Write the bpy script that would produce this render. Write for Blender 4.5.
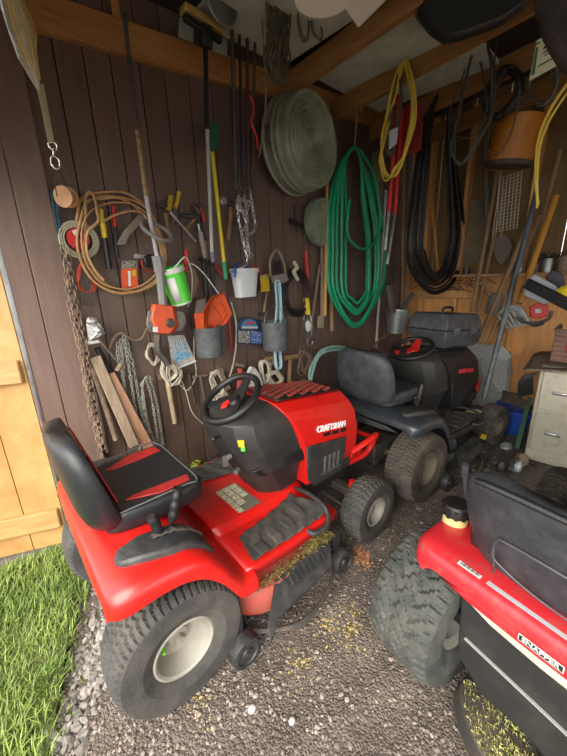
import bpy, bmesh, math, random
import numpy as np
from math import sin, cos, pi, radians as RA, atan2, sqrt
from mathutils import Vector as V, Matrix, Euler
random.seed(7)
for o in list(bpy.data.objects): bpy.data.objects.remove(o)
S = bpy.context.scene; COL = S.collection
# ---------------------------------------------------------------- camera
CAMH = 1.54; FPX = 340.0; PITCH = RA(16.8); ROLL = RA(-1.9); HEAD = RA(47)
def _w(r, d, u): return V((r*sin(HEAD)+d*cos(HEAD), -r*cos(HEAD)+d*sin(HEAD), u))
_c, _s = cos(PITCH), sin(PITCH); _cr, _sr = cos(ROLL), sin(ROLL)
CR = _w(_cr, _sr*_s, _sr*_c); CU = _w(-_sr, _cr*_s, _cr*_c); CD = _w(0, _c, -_s)
cam = bpy.data.cameras.new('camera'); co = bpy.data.objects.new('camera', cam); COL.objects.link(co)
cam.sensor_fit = 'VERTICAL'; cam.sensor_height = 24; cam.sensor_width = 18; cam.lens = FPX/756*24; cam.clip_start = .02
co.matrix_world = Matrix.Translation((0, 0, CAMH)) @ Matrix((CR, CU, -CD)).transposed().to_4x4()
S.camera = co
# ---------------------------------------------------------------- light
S.view_settings.view_transform = 'Standard'; S.view_settings.look = 'None'
S.view_settings.exposure = 1.78; S.view_settings.gamma = 1; S.view_settings.use_curve_mapping = False
wd = bpy.data.worlds.new('sky'); S.world = wd; wd.use_nodes = True
nt = wd.node_tree; nt.nodes.clear()
bg = nt.nodes.new('ShaderNodeBackground'); wo = nt.nodes.new('ShaderNodeOutputWorld')
tc = nt.nodes.new('ShaderNodeTexCoord'); nz = nt.nodes.new('ShaderNodeTexNoise'); nz.inputs['Scale'].default_value = 2.2; nz.inputs['Detail'].default_value = 5
rp = nt.nodes.new('ShaderNodeValToRGB'); rp.color_ramp.elements[0].position = .35; rp.color_ramp.elements[0].color = (.84, .89, .94, 1)
rp.color_ramp.elements[1].position = .65; rp.color_ramp.elements[1].color = (1, .97, .91, 1)
nt.links.new(tc.outputs['Generated'], nz.inputs['Vector']); nt.links.new(nz.outputs['Fac'], rp.inputs['Fac'])
nt.links.new(rp.outputs['Color'], bg.inputs['Color']); bg.inputs['Strength'].default_value = 1.1
nt.links.new(bg.outputs[0], wo.inputs[0])
sl = bpy.data.lights.new('sun', 'SUN'); sl.energy = 2.3; sl.angle = RA(60); sl.color = (1, .95, .86)
so = bpy.data.objects.new('sun', sl); COL.objects.link(so)
so.rotation_euler = V((1.0, .55, -.80)).to_track_quat('-Z', 'Y').to_euler()
# ---------------------------------------------------------------- pixel helpers (project onto real planes)
CAMP = V((0, 0, CAMH)); YW = 2.18; XB = 4.25
def ray(x, y): return CD + CR*((x-283.5)/FPX) - CU*((y-378)/FPX)
def W(x, y, off=0.0):
    d = ray(x, y); return CAMP + d*((YW-off)/d.y)
def B(x, y, off=0.0):
    d = ray(x, y); return CAMP + d*((XB-off)/d.x)
def Z(x, y, z=0.0):
    d = ray(x, y); return CAMP + d*((z-CAMH)/d.z)
# ---------------------------------------------------------------- materials
MC = {}
def mat(name, c, r=.6, m=0, c2=None, sc=12, lo=.4, hi=.65, bump=0, bsc=80, stretch=None, alpha=1, trans=0, emit=0, c3=None, isl=0, coat=0):
    if name in MC: return MC[name]
    M = bpy.data.materials.new(name); M.use_nodes = True; n = M.node_tree.nodes; L = M.node_tree.links
    b = n['Principled BSDF']; b.inputs['Base Color'].default_value = (*c, 1); b.inputs['Roughness'].default_value = r; b.inputs['Metallic'].default_value = m
    if trans: b.inputs['Transmission Weight'].default_value = trans
    if alpha < 1: b.inputs['Alpha'].default_value = alpha
    if coat: b.inputs['Coat Weight'].default_value = coat; b.inputs['Coat Roughness'].default_value = .25
    t = n.new('ShaderNodeTexCoord'); src = t.outputs['Object']
    if stretch:
        mp = n.new('ShaderNodeMapping'); mp.inputs['Scale'].default_value = stretch; L.new(src, mp.inputs['Vector']); src = mp.outputs['Vector']
    col = None
    if c2:
        z = n.new('ShaderNodeTexNoise'); z.inputs['Scale'].default_value = sc; z.inputs['Detail'].default_value = 8; z.inputs['Roughness'].default_value = .65
        L.new(src, z.inputs['Vector']); q = n.new('ShaderNodeValToRGB'); e = q.color_ramp.elements
        e[0].position = lo; e[0].color = (*c, 1); e[1].position = hi; e[1].color = (*c2, 1)
        if c3: k = e.new(min(.98, hi+.12)); k.color = (*c3, 1)
        L.new(z.outputs['Fac'], q.inputs['Fac']); col = q.outputs['Color']; L.new(col, b.inputs['Base Color'])
    if isl:
        g = n.new('ShaderNodeNewGeometry'); h = n.new('ShaderNodeHueSaturation'); mr = n.new('ShaderNodeMapRange')
        mr.inputs['To Min'].default_value = 1-isl; mr.inputs['To Max'].default_value = 1+isl
        L.new(g.outputs['Random Per Island'], mr.inputs['Value']); L.new(mr.outputs['Result'], h.inputs['Value'])
        h.inputs['Color'].default_value = (*c, 1)
        if col: L.new(col, h.inputs['Color'])
        L.new(h.outputs['Color'], b.inputs['Base Color'])
    if bump:
        z2 = n.new('ShaderNodeTexNoise'); z2.inputs['Scale'].default_value = bsc; z2.inputs['Detail'].default_value = 4; L.new(src, z2.inputs['Vector'])
        bp = n.new('ShaderNodeBump'); bp.inputs['Strength'].default_value = bump; bp.inputs['Distance'].default_value = .01
        L.new(z2.outputs['Fac'], bp.inputs['Height']); L.new(bp.outputs['Normal'], b.inputs['Normal'])
    MC[name] = M; return M
RED = mat('red paint', (.56, .010, .007), .36, 0, (.38, .018, .014), 9, .5, .8, coat=.3)
REDD = mat('dusty red paint', (.38, .045, .035), .62, 0, (.22, .10, .06), 14, .42, .7, bump=.25, bsc=60)
SNRED = mat('dusty crimson paint', (.50, .016, .024), .4, 0, (.33, .06, .05), 22, .5, .75, coat=.2)
BLK = mat('black plastic', (.008, .008, .0085), .48, 0, (.024, .022, .020), 10, .5, .8, bump=.1, bsc=300)
DUST = mat('dusty black plastic', (.016, .0155, .015), .58, 0, (.050, .044, .037), 6, .48, .85, bump=.2, bsc=200)
PAD = mat('dusty rubber pad', (.035, .032, .029), .8, 0, (.095, .082, .065), 14, .4, .7, bump=.3, bsc=150)
DCH = mat('scuffed charcoal', (.022, .023, .025), .5, 0, (.055, .05, .043), 18, .45, .7, bump=.2, bsc=150)
VINYL = mat('black vinyl', (.011, .012, .014), .42, 0, (.026, .026, .028), 6, .5, .8, bump=.18, bsc=260)
RVIN = mat('red vinyl', (.42, .014, .012), .55, 0, (.30, .02, .017), 12, bump=.15, bsc=200)
SVIN = mat('dusty grey vinyl', (.024, .027, .033), .55, 0, (.058, .061, .066), 14, .4, .75, bump=.25, bsc=160)
RUB = mat('tyre rubber', (.030, .029, .028), .8, 0, (.10, .088, .074), 6, .35, .75, bump=.35, bsc=140)
RUBM = mat('muddy tyre rubber', (.04, .035, .03), .9, 0, (.12, .10, .075), 9, .35, .7, bump=.5, bsc=110)
RIM = mat('cream rim paint', (.29, .275, .24), .5, 0, (.20, .165, .12), 9, .4, .75)
GALV = mat('galvanised steel', (.34, .36, .35), .45, .75, (.22, .235, .23), 16, .4, .65, bump=.1, bsc=90)
STEEL = mat('steel', (.42, .42, .41), .35, .85, (.24, .22, .20), 14, .45, .7)
DSTEEL = mat('dark steel', (.085, .08, .075), .55, .6, (.17, .12, .09), 18, .45, .7)
RUST = mat('rusty steel', (.17, .12, .085), .8, .2, (.32, .22, .15), 30, .4, .65, bump=.3, bsc=120)
GCHAIN = mat('grey chain steel', (.42, .43, .38), .55, .3, (.22, .21, .17), 25)
WHT = mat('white plastic', (.72, .72, .70), .45, 0, (.6, .6, .56), 8)
CREAM = mat('dirty cream enamel', (.50, .47, .37), .5, 0, (.36, .32, .22), 13, .5, .72, c3=(.2, .15, .09))
GRN = mat('green hose rubber', (.01, .29, .13), .4, 0, (.02, .38, .19), 8)
YEL = mat('yellow plastic', (.68, .50, .02), .45, 0, (.5, .34, .02), 20)
LIME = mat('lime plastic', (.10, .68, .06), .4)
ORG = mat('orange plastic', (.80, .10, .012), .45, 0, (.62, .08, .015), 20)
BLUE = mat('blue plastic', (.012, .07, .42), .45)
TAN = mat('tan leather cord', (.50, .30, .13), .6, 0, (.36, .19, .08), 30)
ROPE = mat('white rope', (.62, .58, .46), .85, 0, (.45, .40, .30), 60, bump=.6, bsc=300)
WOODH = mat('worn wood handle', (.30, .18, .085), .6, 0, (.19, .11, .055), 14, stretch=(6, 6, .8))
WOODO = mat('varnished wood handle', (.55, .26, .05), .4, 0, (.42, .19, .04), 10, stretch=(6, 6, .8))
LUMB = mat('sawn lumber', (.48, .27, .16), .7, 0, (.34, .17, .095), 10, stretch=(5, 5, .7), bump=.2)
LUMG = mat('weathered lumber', (.36, .27, .19), .8, 0, (.25, .18, .12), 12, stretch=(5, 5, .7), bump=.2)
BEAM = mat('pine beam', (.42, .21, .065), .6, 0, (.30, .13, .038), 5, .42, .7, stretch=(.8, 5, 9), bump=.15)
JOIST = mat('pine joist', (.32, .165, .048), .6, 0, (.22, .10, .03), 5, .42, .7, stretch=(9, .8, 9), bump=.15)
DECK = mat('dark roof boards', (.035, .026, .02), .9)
PLANK = mat('brown painted planks', (.110, .069, .051), .5, 0, (.160, .106, .080), 7, .35, .75, stretch=(7, 7, .5), isl=.14, bump=.3, bsc=60, c3=(.21, .15, .12))
PANEL = mat('brown painted boards', (.16, .102, .080), .55, 0, (.205, .138, .11), 6, .35, .75, stretch=(5, 5, .6), bump=.2, bsc=60, isl=.05)
DOORW = mat('golden plywood', (.44, .265, .10), .55, 0, (.34, .17, .05), 3.2, .35, .6, stretch=(1, 1, 1.0), bump=.12, c3=(.30, .14, .05), isl=.08)
DOORB = mat('golden batten wood', (.42, .25, .095), .55, 0, (.30, .16, .055), 6, .4, .7, stretch=(1, 1, 8), bump=.1)
BACKW = mat('orange plywood', (.62, .32, .11), .6, 0, (.45, .21, .07), 4, .4, .7, stretch=(1, 5, .6), bump=.15, isl=.10)
CHAR = mat('charcoal plastic', (.038, .042, .047), .5, 0, (.085, .09, .095), 15)
BRN = mat('brown plastic', (.19, .095, .07), .7, 0, (.13, .07, .05), 14)
MATB = mat('brown woven mat', (.14, .095, .065), .9, 0, (.24, .18, .13), 60, bump=.8, bsc=150)
PIPE = mat('grey pipe', (.13, .15, .16), .45, .5, (.085, .10, .11), 10)
CORD = mat('dark cord', (.05, .045, .036), .6, 0, (.085, .075, .055), 20)
BHOSE = mat('black hose rubber', (.014, .014, .014), .45)
YCORD = mat('yellow cord', (.60, .46, .05), .5)
REDP = mat('red plastic', (.55, .015, .012), .4, 0, (.42, .02, .015), 20)
LBLUE = mat('light blue rope', (.22, .50, .62), .7, 0, (.55, .65, .66), 90)
GREYB = mat('grey rubber pail', (.065, .072, .08), .6, 0, (.12, .122, .12), 18)
PALE = mat('pale grey plastic', (.42, .46, .48), .4)
LEAF = mat('dry grass clippings', (.36, .27, .08), .9, 0, (.22, .20, .06), 40, isl=.35)
GRASS = mat('grass blade', (.115, .19, .03), .6, 0, (.25, .32, .07), 3, .4, .65, isl=.35)
STONE = mat('gravel stone', (.125, .098, .080), .85, 0, (.27, .22, .185), 6, .4, .65, isl=.45, bump=.3, bsc=60)
PLEATH = mat('dark umber vinyl', (.03, .024, .022), .5, 0, (.05, .04, .036), 10, bump=.3, bsc=90)
# ---------------------------------------------------------------- mesh builder
class MB:
    def __init__(s): s.v = []; s.f = []
    def add(s, vs, fs, M=None):
        k = len(s.v); s.v += [tuple(M @ V(p)) if M else tuple(p) for p in vs]; s.f += [tuple(i+k for i in f) for f in fs]; return s
    def box(s, a, b, M=None, ch=0):
        x0, y0, z0 = [min(a[i], b[i]) for i in range(3)]; x1, y1, z1 = [max(a[i], b[i]) for i in range(3)]
        return s.add([(x0,y0,z0),(x1,y0,z0),(x1,y1,z0),(x0,y1,z0),(x0,y0,z1),(x1,y0,z1),(x1,y1,z1),(x0,y1,z1)],
              [(0,3,2,1),(4,5,6,7),(0,1,5,4),(1,2,6,5),(2,3,7,6),(3,0,4,7)], M)
    def bar(s, p, q, w, h, up=(0, 0, 1)):
        p, q = V(p), V(q); d = (q-p); L = d.length; d = d/L; u = V(up)
        if abs(d.dot(u)) > .98: u = V((1, 0, 0))
        a = d.cross(u).normalized(); b = a.cross(d).normalized()
        M = Matrix((d, a, b)).transposed().to_4x4(); M.translation = p
        return s.box((0, -w/2, -h/2), (L, w/2, h/2), M)
    def tube(s, pts, r, n=8, closed=False, cap=True):
        P = [V(p) for p in pts]; m = len(P); rs = r if isinstance(r, (list, tuple)) else [r]*m
        k0 = len(s.v); nrm = None
        for i in range(m):
            if closed: t = P[(i+1) % m]-P[i-1]
            else: t = P[min(i+1, m-1)]-P[max(i-1, 0)]
            if t.length < 1e-9: t = V((0, 0, 1))
            t.normalize()
            if nrm is None:
                nrm = t.cross(V((0, 0, 1)) if abs(t.z) < .9 else V((1, 0, 0))).normalized()
            else:
                nrm = nrm - t*nrm.dot(t)
                nrm = nrm.normalized() if nrm.length > 1e-6 else t.orthogonal().normalized()
            bb = t.cross(nrm)
            for j in range(n):
                a = 2*pi*j/n; s.v.append(tuple(P[i]+(nrm*cos(a)+bb*sin(a))*rs[i]))
        for i in range(m if closed else m-1):
            for j in range(n):
                a = k0+i*n; b = k0+((i+1) % m)*n; s.f.append((a+j, a+(j+1) % n, b+(j+1) % n, b+j))
        if cap and not closed:
            s.f.append(tuple(k0+j for j in range(n))[::-1]); s.f.append(tuple(k0+(m-1)*n+j for j in range(n)))
        return s
    def cyl(s, p, q, r0, r1=None, n=16): return s.tube([p, q], [r0, r0 if r1 is None else r1], n)
    def lathe(s, prof, M=None, n=32, cap=False):
        k0 = len(s.v); vs = []; fs = []
        for (r, z) in prof:
            for j in range(n): a = 2*pi*j/n; vs.append((r*cos(a), r*sin(a), z))
        for i in range(len(prof)-1):
            for j in range(n): fs.append((i*n+j, i*n+(j+1) % n, (i+1)*n+(j+1) % n, (i+1)*n+j))
        if cap: fs.append(tuple(range(n))[::-1]); fs.append(tuple((len(prof)-1)*n+j for j in range(n)))
        return s.add(vs, fs, M)
    def prism(s, poly, t, M=None):
        n = len(poly); vs = [(x, y, 0) for x, y in poly]+[(x, y, t) for x, y in poly]
        return s.add(vs, [tuple(range(n))[::-1], tuple(range(n, 2*n))]+[(i, (i+1) % n, n+(i+1) % n, n+i) for i in range(n)], M)
    def slab(s, pts, d):   # 3-D polygon extruded by vector d
        n = len(pts); d = V(d); vs = [tuple(p) for p in pts]+[tuple(V(p)+d) for p in pts]
        return s.add(vs, [tuple(range(n)), tuple(range(n, 2*n))[::-1]]+[(i, n+i, n+(i+1) % n, (i+1) % n) for i in range(n)])
    def loft(s, secs, closed=True, caps=True):
        n = len(secs[0]); k = len(s.v)
        for q in secs: s.v += [tuple(p) for p in q]
        for i in range(len(secs)-1):
            for j in range(n if closed else n-1):
                s.f.append((k+i*n+j, k+i*n+(j+1) % n, k+(i+1)*n+(j+1) % n, k+(i+1)*n+j))
        if caps and closed: s.f.append(tuple(k+j for j in range(n))[::-1]); s.f.append(tuple(k+(len(secs)-1)*n+j for j in range(n)))
        return s
    def ball(s, c, r, M=None, n=12):
        rx = r if isinstance(r, (tuple, list)) else (r, r, r); pr = []
        T = Matrix.Translation(c) @ Matrix.Diagonal((*rx, 1)); T = T if M is None else Matrix.Translation(c) @ M.to_4x4() @ Matrix.Diagonal((*rx, 1))
        return s.lathe([(max(.001, sin(pi*i/(n//2+2))), -cos(pi*i/(n//2+2))) for i in range(n//2+3)], T, n)
    def build(s, name, m, parent=None, world=True, bev=0, sub=0, solid=0, ang=35, base=True):
        me = bpy.data.meshes.new(name); off = V((0, 0, 0))
        if parent is None and base and s.v:
            a = np.array(s.v); off = V(((a[:, 0].min()+a[:, 0].max())/2, (a[:, 1].min()+a[:, 1].max())/2, a[:, 2].min()))
        elif parent is not None and world:
            off = wloc(parent)
        me.from_pydata([tuple(V(p)-off) for p in s.v], [], s.f); me.validate(); me.update()
        bm = bmesh.new(); bm.from_mesh(me); bmesh.ops.recalc_face_normals(bm, faces=bm.faces); bm.to_mesh(me); bm.free()
        me.polygons.foreach_set('use_smooth', [True]*len(me.polygons)); me.set_sharp_from_angle(angle=RA(ang))
        me.materials.append(m); o = bpy.data.objects.new(name, me); COL.objects.link(o)
        if parent is None: o.location = off
        else: o.parent = parent
        if bev:
            b = o.modifiers.new('bevel', 'BEVEL'); b.width = bev; b.segments = 2; b.limit_method = 'ANGLE'; b.angle_limit = RA(40)
        if solid: q = o.modifiers.new('solid', 'SOLIDIFY'); q.thickness = solid; q.offset = -1
        if sub: q = o.modifiers.new('sub', 'SUBSURF'); q.levels = sub; q.render_levels = sub
        return o
def wloc(o):
    p = V((0, 0, 0))
    while o is not None: p = p+V(o.location); o = o.parent
    return p
def tag(o, label, cat, group=None, kind=None):
    if label: o['label'] = label
    if cat: o['category'] = cat
    if group: o['group'] = group
    if kind: o['kind'] = kind
    return o
def E(name, loc, label, cat, rz=0, group=None):
    o = bpy.data.objects.new(name, None); COL.objects.link(o); o.location = loc; o.rotation_euler = (0, 0, rz); o.empty_display_size = .1
    return tag(o, label, cat, group)
def struct(o): o['kind'] = 'structure'; return o
def text(txt, size, m, name, parent, M, depth=.002, sx=1):
    c = bpy.data.curves.new(name, 'FONT'); c.body = txt; c.size = size; c.extrude = depth; c.align_x = 'CENTER'; c.align_y = 'CENTER'; c.offset = size*.02
    t = bpy.data.objects.new(name, c); COL.objects.link(t); bpy.context.view_layer.update()
    me = bpy.data.meshes.new_from_object(t.evaluated_get(bpy.context.evaluated_depsgraph_get())); bpy.data.objects.remove(t)
    me.transform(Matrix.Diagonal((sx, 1, 1, 1))); me.transform(M); me.materials.clear(); me.materials.append(m)
    o = bpy.data.objects.new(name, me); COL.objects.link(o); o.parent = parent; return o
def smooth(pts, k=6, closed=False):   # Catmull-Rom
    P = [V(p) for p in pts]; n = len(P); out = []
    for i in range(n if closed else n-1):
        g = lambda j: P[j % n] if closed else P[max(0, min(n-1, j))]
        a, b, c, d = g(i-1), g(i), g(i+1), g(i+2)
        for q in range(k):
            t = q/k; out.append(.5*((2*b)+(c-a)*t+(2*a-5*b+4*c-d)*t*t+(3*b-a-3*c+d)*t*t*t))
    if not closed: out.append(P[-1])
    return out
# ---------------------------------------------------------------- the building
def zt(x): return 2.59+.09*x      # underside of the sloping wall plate
pb = [(99, 300), (123, 300), (145, 300)]
xs = [.46]
for p in pb: xs.append(W(*p).x)
print('plank xs', xs)
w = .155; x = xs[-1]
while x < XB-.1: x += w*random.choice([.94, 1, 1.05]); xs.append(min(x, XB))
m = MB()
for a, b in zip(xs[:-1], xs[1:]):
    g = .0035; m.slab([(a+g, YW, .0), (b-g, YW, .0), (b-g, YW, zt(b)+.5), (a+g, YW, zt(a)+.5)], (0, .022, 0))
m.slab([(.44, YW+.024, 0), (XB, YW+.024, 0), (XB, YW+.024, zt(XB)+.5), (.44, YW+.024, zt(.44)+.5)], (0, .01, 0))
struct(m.build('wall_left', PLANK, ang=20))
m = MB()
for a, b in ((.215, .31), (.314, .455)): m.box((a, YW-.055, -.05), (b, YW+.03, 2.95))
struct(m.build('trim_1', PANEL, bev=.003))
struct(MB().box((.193, YW-.05, .0), (.211, YW-.02, 2.6)).box((.196, YW-.062, 0), (.203, YW-.05, 2.6)).build('trim_2', STEEL))
struct(MB().slab([(.3, YW-.045, zt(.3)), (XB, YW-.045, zt(XB)), (XB, YW-.045, zt(XB)+.15), (.3, YW-.045, zt(.3)+.15)], (0, .045, 0)).build('trim_3', BEAM, bev=.004))
# back wall of boards with studs and a rail
m = MB(); y = YW
while y > -2.6:
    m.box((XB, y-.60, 0), (XB+.02, y-.004, 1.46)); y -= .61
struct(m.build('wall_back', BACKW))
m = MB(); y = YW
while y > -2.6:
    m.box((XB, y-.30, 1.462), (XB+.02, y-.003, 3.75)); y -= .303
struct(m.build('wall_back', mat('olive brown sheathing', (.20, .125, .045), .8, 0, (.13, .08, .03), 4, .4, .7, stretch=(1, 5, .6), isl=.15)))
m = MB()
for y in (2.14, 1.95, 1.55, .95, .35, -.25, -.85, -1.45, -2.05): m.box((XB-.085, y-.02, 0), (XB, y+.02, 3.1))
struct(m.build('trim_4', BACKW))
sh = MB().box((XB-.24, -2.5, 1.46), (XB-.087, 2.0, 1.49)); struct(sh.build('trim_5', mat('shelf board', (.40, .22, .10), .7, 0, (.25, .13, .06), 8, stretch=(1, 1, 6)), bev=.003))
struct(MB().box((XB-.12, -2.5, 1.23), (XB-.087, 2.1, 1.32)).build('trim_6', BACKW, bev=.003))
# joists, roof deck
zj = lambda x: 2.75+.0*x
m = MB()
for i, x in enumerate((2.06, 2.63, 3.22, 3.84)):
    struct(MB().slab([(x-.02, YW-.05, zj(x)), (x-.02, -2.5, zj(x)+.35), (x-.02, -2.5, zj(x)+.49), (x-.02, YW-.05, zj(x)+.14)], (.04, 0, 0)).build('trim_%d' % (7+i), JOIST, bev=.003))
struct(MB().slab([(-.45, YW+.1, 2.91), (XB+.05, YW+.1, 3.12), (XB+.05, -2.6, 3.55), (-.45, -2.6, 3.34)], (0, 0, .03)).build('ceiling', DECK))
struct(MB().box((.9, YW-.04, zt(.9)+.15), (.94, YW, 3.05)).build('trim_12', BEAM))
struct(MB().box((-.22, -2.6, 2.08), (-.18, 2.1, 3.0)).build('trim_20', PLANK))  # unseen header behind the camera, added to darken the top of the planks
# open right side: unseen header added to keep sky light off the upper wall
struct(MB().box((-.2, -2.64, 1.85), (XB, -2.6, 3.55)).build('side_sky_blocker', PLANK))
for _x in (.0, 2.1): struct(MB().box((_x-.05, -2.66, 0), (_x+.05, -2.56, 2.36)).build('trim_%d' % (21 if _x == 0 else 22), BEAM))
# open door
D0 = V((.19, YW-.02, 0)); dd = (V((-.14, 2.31, 0))-D0); dd.z = 0; dd.normalize(); dn = V((dd.y, -dd.x, 0)); dn = dn if dn.y < 0 else -dn
Md = Matrix((dd, -dn, V((0, 0, 1)))).transposed().to_4x4(); Md.translation = D0+V((0, 0, .03))
door = bpy.data.objects.new('door_1', None); COL.objects.link(door); door.matrix_world = Md; struct(door)
m = MB(); m.box((0, 0, 0), (.185, .02, 2.4)); m.box((.188, 0, 0), (.45, .02, 2.4)); m.box((.453, 0, 0), (.75, .02, 2.4)); m.box((.753, 0, 0), (1.0, .02, 2.4))
m.build('door_panel', DOORW, door, world=False, bev=.002)
MB().box((.015, -.03, .13), (.98, 0, .25)).build('batten', DOORB, door, world=False, bev=.006)
MB().box((.015, -.03, 1.02), (.98, 0, 1.14)).build('batten', DOORB, door, world=False, bev=.006)
# ground
rng = np.random.default_rng(3)
def ax(lo, hi, a, b, n, k): return np.concatenate([np.linspace(lo, a, k)[:-1], np.linspace(a, b, n), np.linspace(b, hi, k)[1:]])
gx = ax(-14, 16, -1.2, 4.3, 300, 8); gy = ax(-14, 16, -1.2, 2.6, 220, 8)
def gz(x, y): return .012*np.sin(x*5.1+y*3)*np.cos(y*4.3-x)+.006*np.sin(x*17+y*11)*np.sin(y*19-x*7)-.012
XX, YY = np.meshgrid(gx, gy, indexing='ij'); ZZ = gz(XX, YY)+rng.normal(0, .0022, XX.shape)
ny = len(gy); vs = np.stack([XX.ravel(), YY.ravel(), ZZ.ravel()], 1)
I = (np.arange(len(gx)-1)[:, None]*ny+np.arange(ny-1)[None]).ravel()
fs = np.stack([I, I+ny, I+ny+1, I+1], 1)
me = bpy.data.meshes.new('floor'); me.from_pydata(vs.tolist(), [], fs.tolist()); me.polygons.foreach_set('use_smooth', [True]*len(fs))
G = bpy.data.materials.new('gravel ground'); G.use_nodes = True; n = G.node_tree.nodes; L = G.node_tree.links; b = n['Principled BSDF']; b.inputs['Roughness'].default_value = .9
t = n.new('ShaderNodeTexCoord'); vo = n.new('ShaderNodeTexVoronoi'); vo.inputs['Scale'].default_value = 120; L.new(t.outputs['Object'], vo.inputs['Vector'])
q = n.new('ShaderNodeValToRGB'); e = q.color_ramp.elements; e[0].color = (.065, .052, .044, 1); e[1].color = (.19, .15, .125, 1); e[0].position = .1; e[1].position = .9
sp = n.new('ShaderNodeSeparateColor'); L.new(vo.outputs['Color'], sp.inputs['Color']); L.new(sp.outputs['Red'], q.inputs['Fac'])
z = n.new('ShaderNodeTexNoise'); z.inputs['Scale'].default_value = 2.3; z.inputs['Detail'].default_value = 6; L.new(t.outputs['Object'], z.inputs['Vector'])
q2 = n.new('ShaderNodeValToRGB'); q2.color_ramp.elements[0].position = .38; q2.color_ramp.elements[1].position = .62
q2.color_ramp.elements[0].color = (.09, .068, .055, 1); q2.color_ramp.elements[1].color = (.15, .115, .09, 1); L.new(z.outputs['Fac'], q2.inputs['Fac'])
mx = n.new('ShaderNodeMix'); mx.data_type = 'RGBA'; mx.inputs[0].default_value = .45; L.new(q.outputs['Color'], mx.inputs[6]); L.new(q2.outputs['Color'], mx.inputs[7]); L.new(mx.outputs[2], b.inputs['Base Color'])
bp = n.new('ShaderNodeBump'); bp.inputs['Strength'].default_value = .9; bp.inputs['Distance'].default_value = .007; L.new(vo.outputs['Distance'], bp.inputs['Height']); bp.invert = True; L.new(bp.outputs['Normal'], b.inputs['Normal'])
me.materials.append(G); fl = bpy.data.objects.new('floor', me); COL.objects.link(fl); struct(fl)
def stones(name, label, n, fn, sz, mt, cat='gravel', flat=.6):
    vs = []; fs = []
    base = [(0, 0, 1), (.9, 0, .3), (.28, .85, .35), (-.72, .5, .3), (-.72, -.5, .35), (.28, -.85, .3), (.6, .5, -.5), (-.3, .8, -.5), (-.8, 0, -.5), (-.3, -.8, -.5), (.6, -.5, -.5)]
    bf = [(0,1,2),(0,2,3),(0,3,4),(0,4,5),(0,5,1),(1,6,2),(2,7,3),(3,8,4),(4,9,5),(5,10,1),(2,6,7),(3,7,8),(4,8,9),(5,9,10),(1,10,6)]
    for i in range(n):
        x, y = fn(); s_ = sz(); k = len(vs); a = random.random()*6.3; tl = Euler((random.uniform(-.6, .6), random.uniform(-.6, .6), a)).to_matrix()
        sx, sy, s3 = s_*random.uniform(.8, 1.3), s_*random.uniform(.6, 1), s_*flat*random.uniform(.6, 1.1); z0 = float(gz(x, y))+s3*.3
        for p in base:
            j = random.uniform(.8, 1.15); q_ = tl @ V((p[0]*sx*j, p[1]*sy*j, p[2]*s3*j)); vs.append((x+q_.x, y+q_.y, z0+q_.z))
        fs += [tuple(k+j for j in f) for f in bf]
    me = bpy.data.meshes.new(name); me.from_pydata(vs, [], fs); me.materials.append(mt); o = bpy.data.objects.new(name, me); COL.objects.link(o)
    return tag(o, label, cat, kind='stuff')
def near():
    while 1:
        x = random.uniform(-.25, 3.2); y = random.uniform(-.6, 2.1)
        if random.random() < math.exp(-max(0, x-.3)*.9): return x, y
stones('gravel', 'loose grey brown crushed gravel covering the ground', 24000, near, lambda: .003+.009*random.random()**3, STONE)
def edge():
    t_ = random.random(); p = Z(115, 600).lerp(Z(55, 756), t_) if random.random() < .8 else Z(90, 550).lerp(Z(115, 600), t_)
    return p.x+random.gauss(0, .055), p.y+random.gauss(0, .055)
stones('edging_stone', 'larger pale broken stones along the edge of the grass', 620, edge, lambda: .007+.018*random.random()**1.6, mat('pale stone', (.16, .14, .122), .8, 0, (.30, .275, .25), 8, isl=.4, bump=.2), cat='stones')
# grass
vs = []; fs = []
def gp(): 
    while 1:
        x = random.uniform(-1.6, .28); y = random.uniform(.5, 2.16)
        e = Z(100, 575).lerp(Z(48, 756), .5)
        a = Z(95, 545); b_ = Z(50, 756); dx = b_-a; s_ = (x-a.x)*dx.y-(y-a.y)*dx.x
        if s_ < random.gauss(.0, .012): return x, y
a = Z(95, 545); b_ = Z(50, 756); dx = b_-a; c_ = Z(10, 650); SG = 1 if ((c_.x-a.x)*dx.y-(c_.y-a.y)*dx.x) < 0 else -1
def gp():
    while 1:
        x = random.uniform(-1.5, .26); y = random.uniform(.45, 2.2)
        s_ = ((x-a.x)*dx.y-(y-a.y)*dx.x)*SG/dx.length
        if s_ < random.gauss(-.02, .03): return x, y
for i in range(42000):
    x, y = gp(); z0 = float(gz(x, y)); h = random.uniform(.025, .075); an = random.random()*6.3; le = random.uniform(.1, .9)*h*1.2; wd_ = random.uniform(.0015, .0035)
    d = V((cos(an), sin(an), 0)); p = V((-sin(an), cos(an), 0))*wd_; o_ = V((x, y, z0)); k = len(vs)
    mid = o_+d*le*.35+V((0, 0, h*.65)); tip = o_+d*le+V((0, 0, h))
    vs += [tuple(o_-p), tuple(o_+p), tuple(mid+p*.8), tuple(mid-p*.8), tuple(tip)]; fs += [(k, k+1, k+2, k+3), (k+3, k+2, k+4)]
me = bpy.data.meshes.new('grass'); me.from_pydata(vs, [], fs); me.materials.append(GRASS); o = bpy.data.objects.new('grass', me); COL.objects.link(o)
tag(o, 'bright green lawn grass beside the open golden door', 'grass', kind='stuff')
me = MB(); pts = [Z(92, 548, .0), Z(72, 600), Z(62, 680), Z(48, 756)]; pts = [V((p.x, p.y, 0)) for p in pts]+[V((-1.6, .4, 0)), V((-1.6, 2.6, 0)), V((.2, 2.2, 0))]
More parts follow.
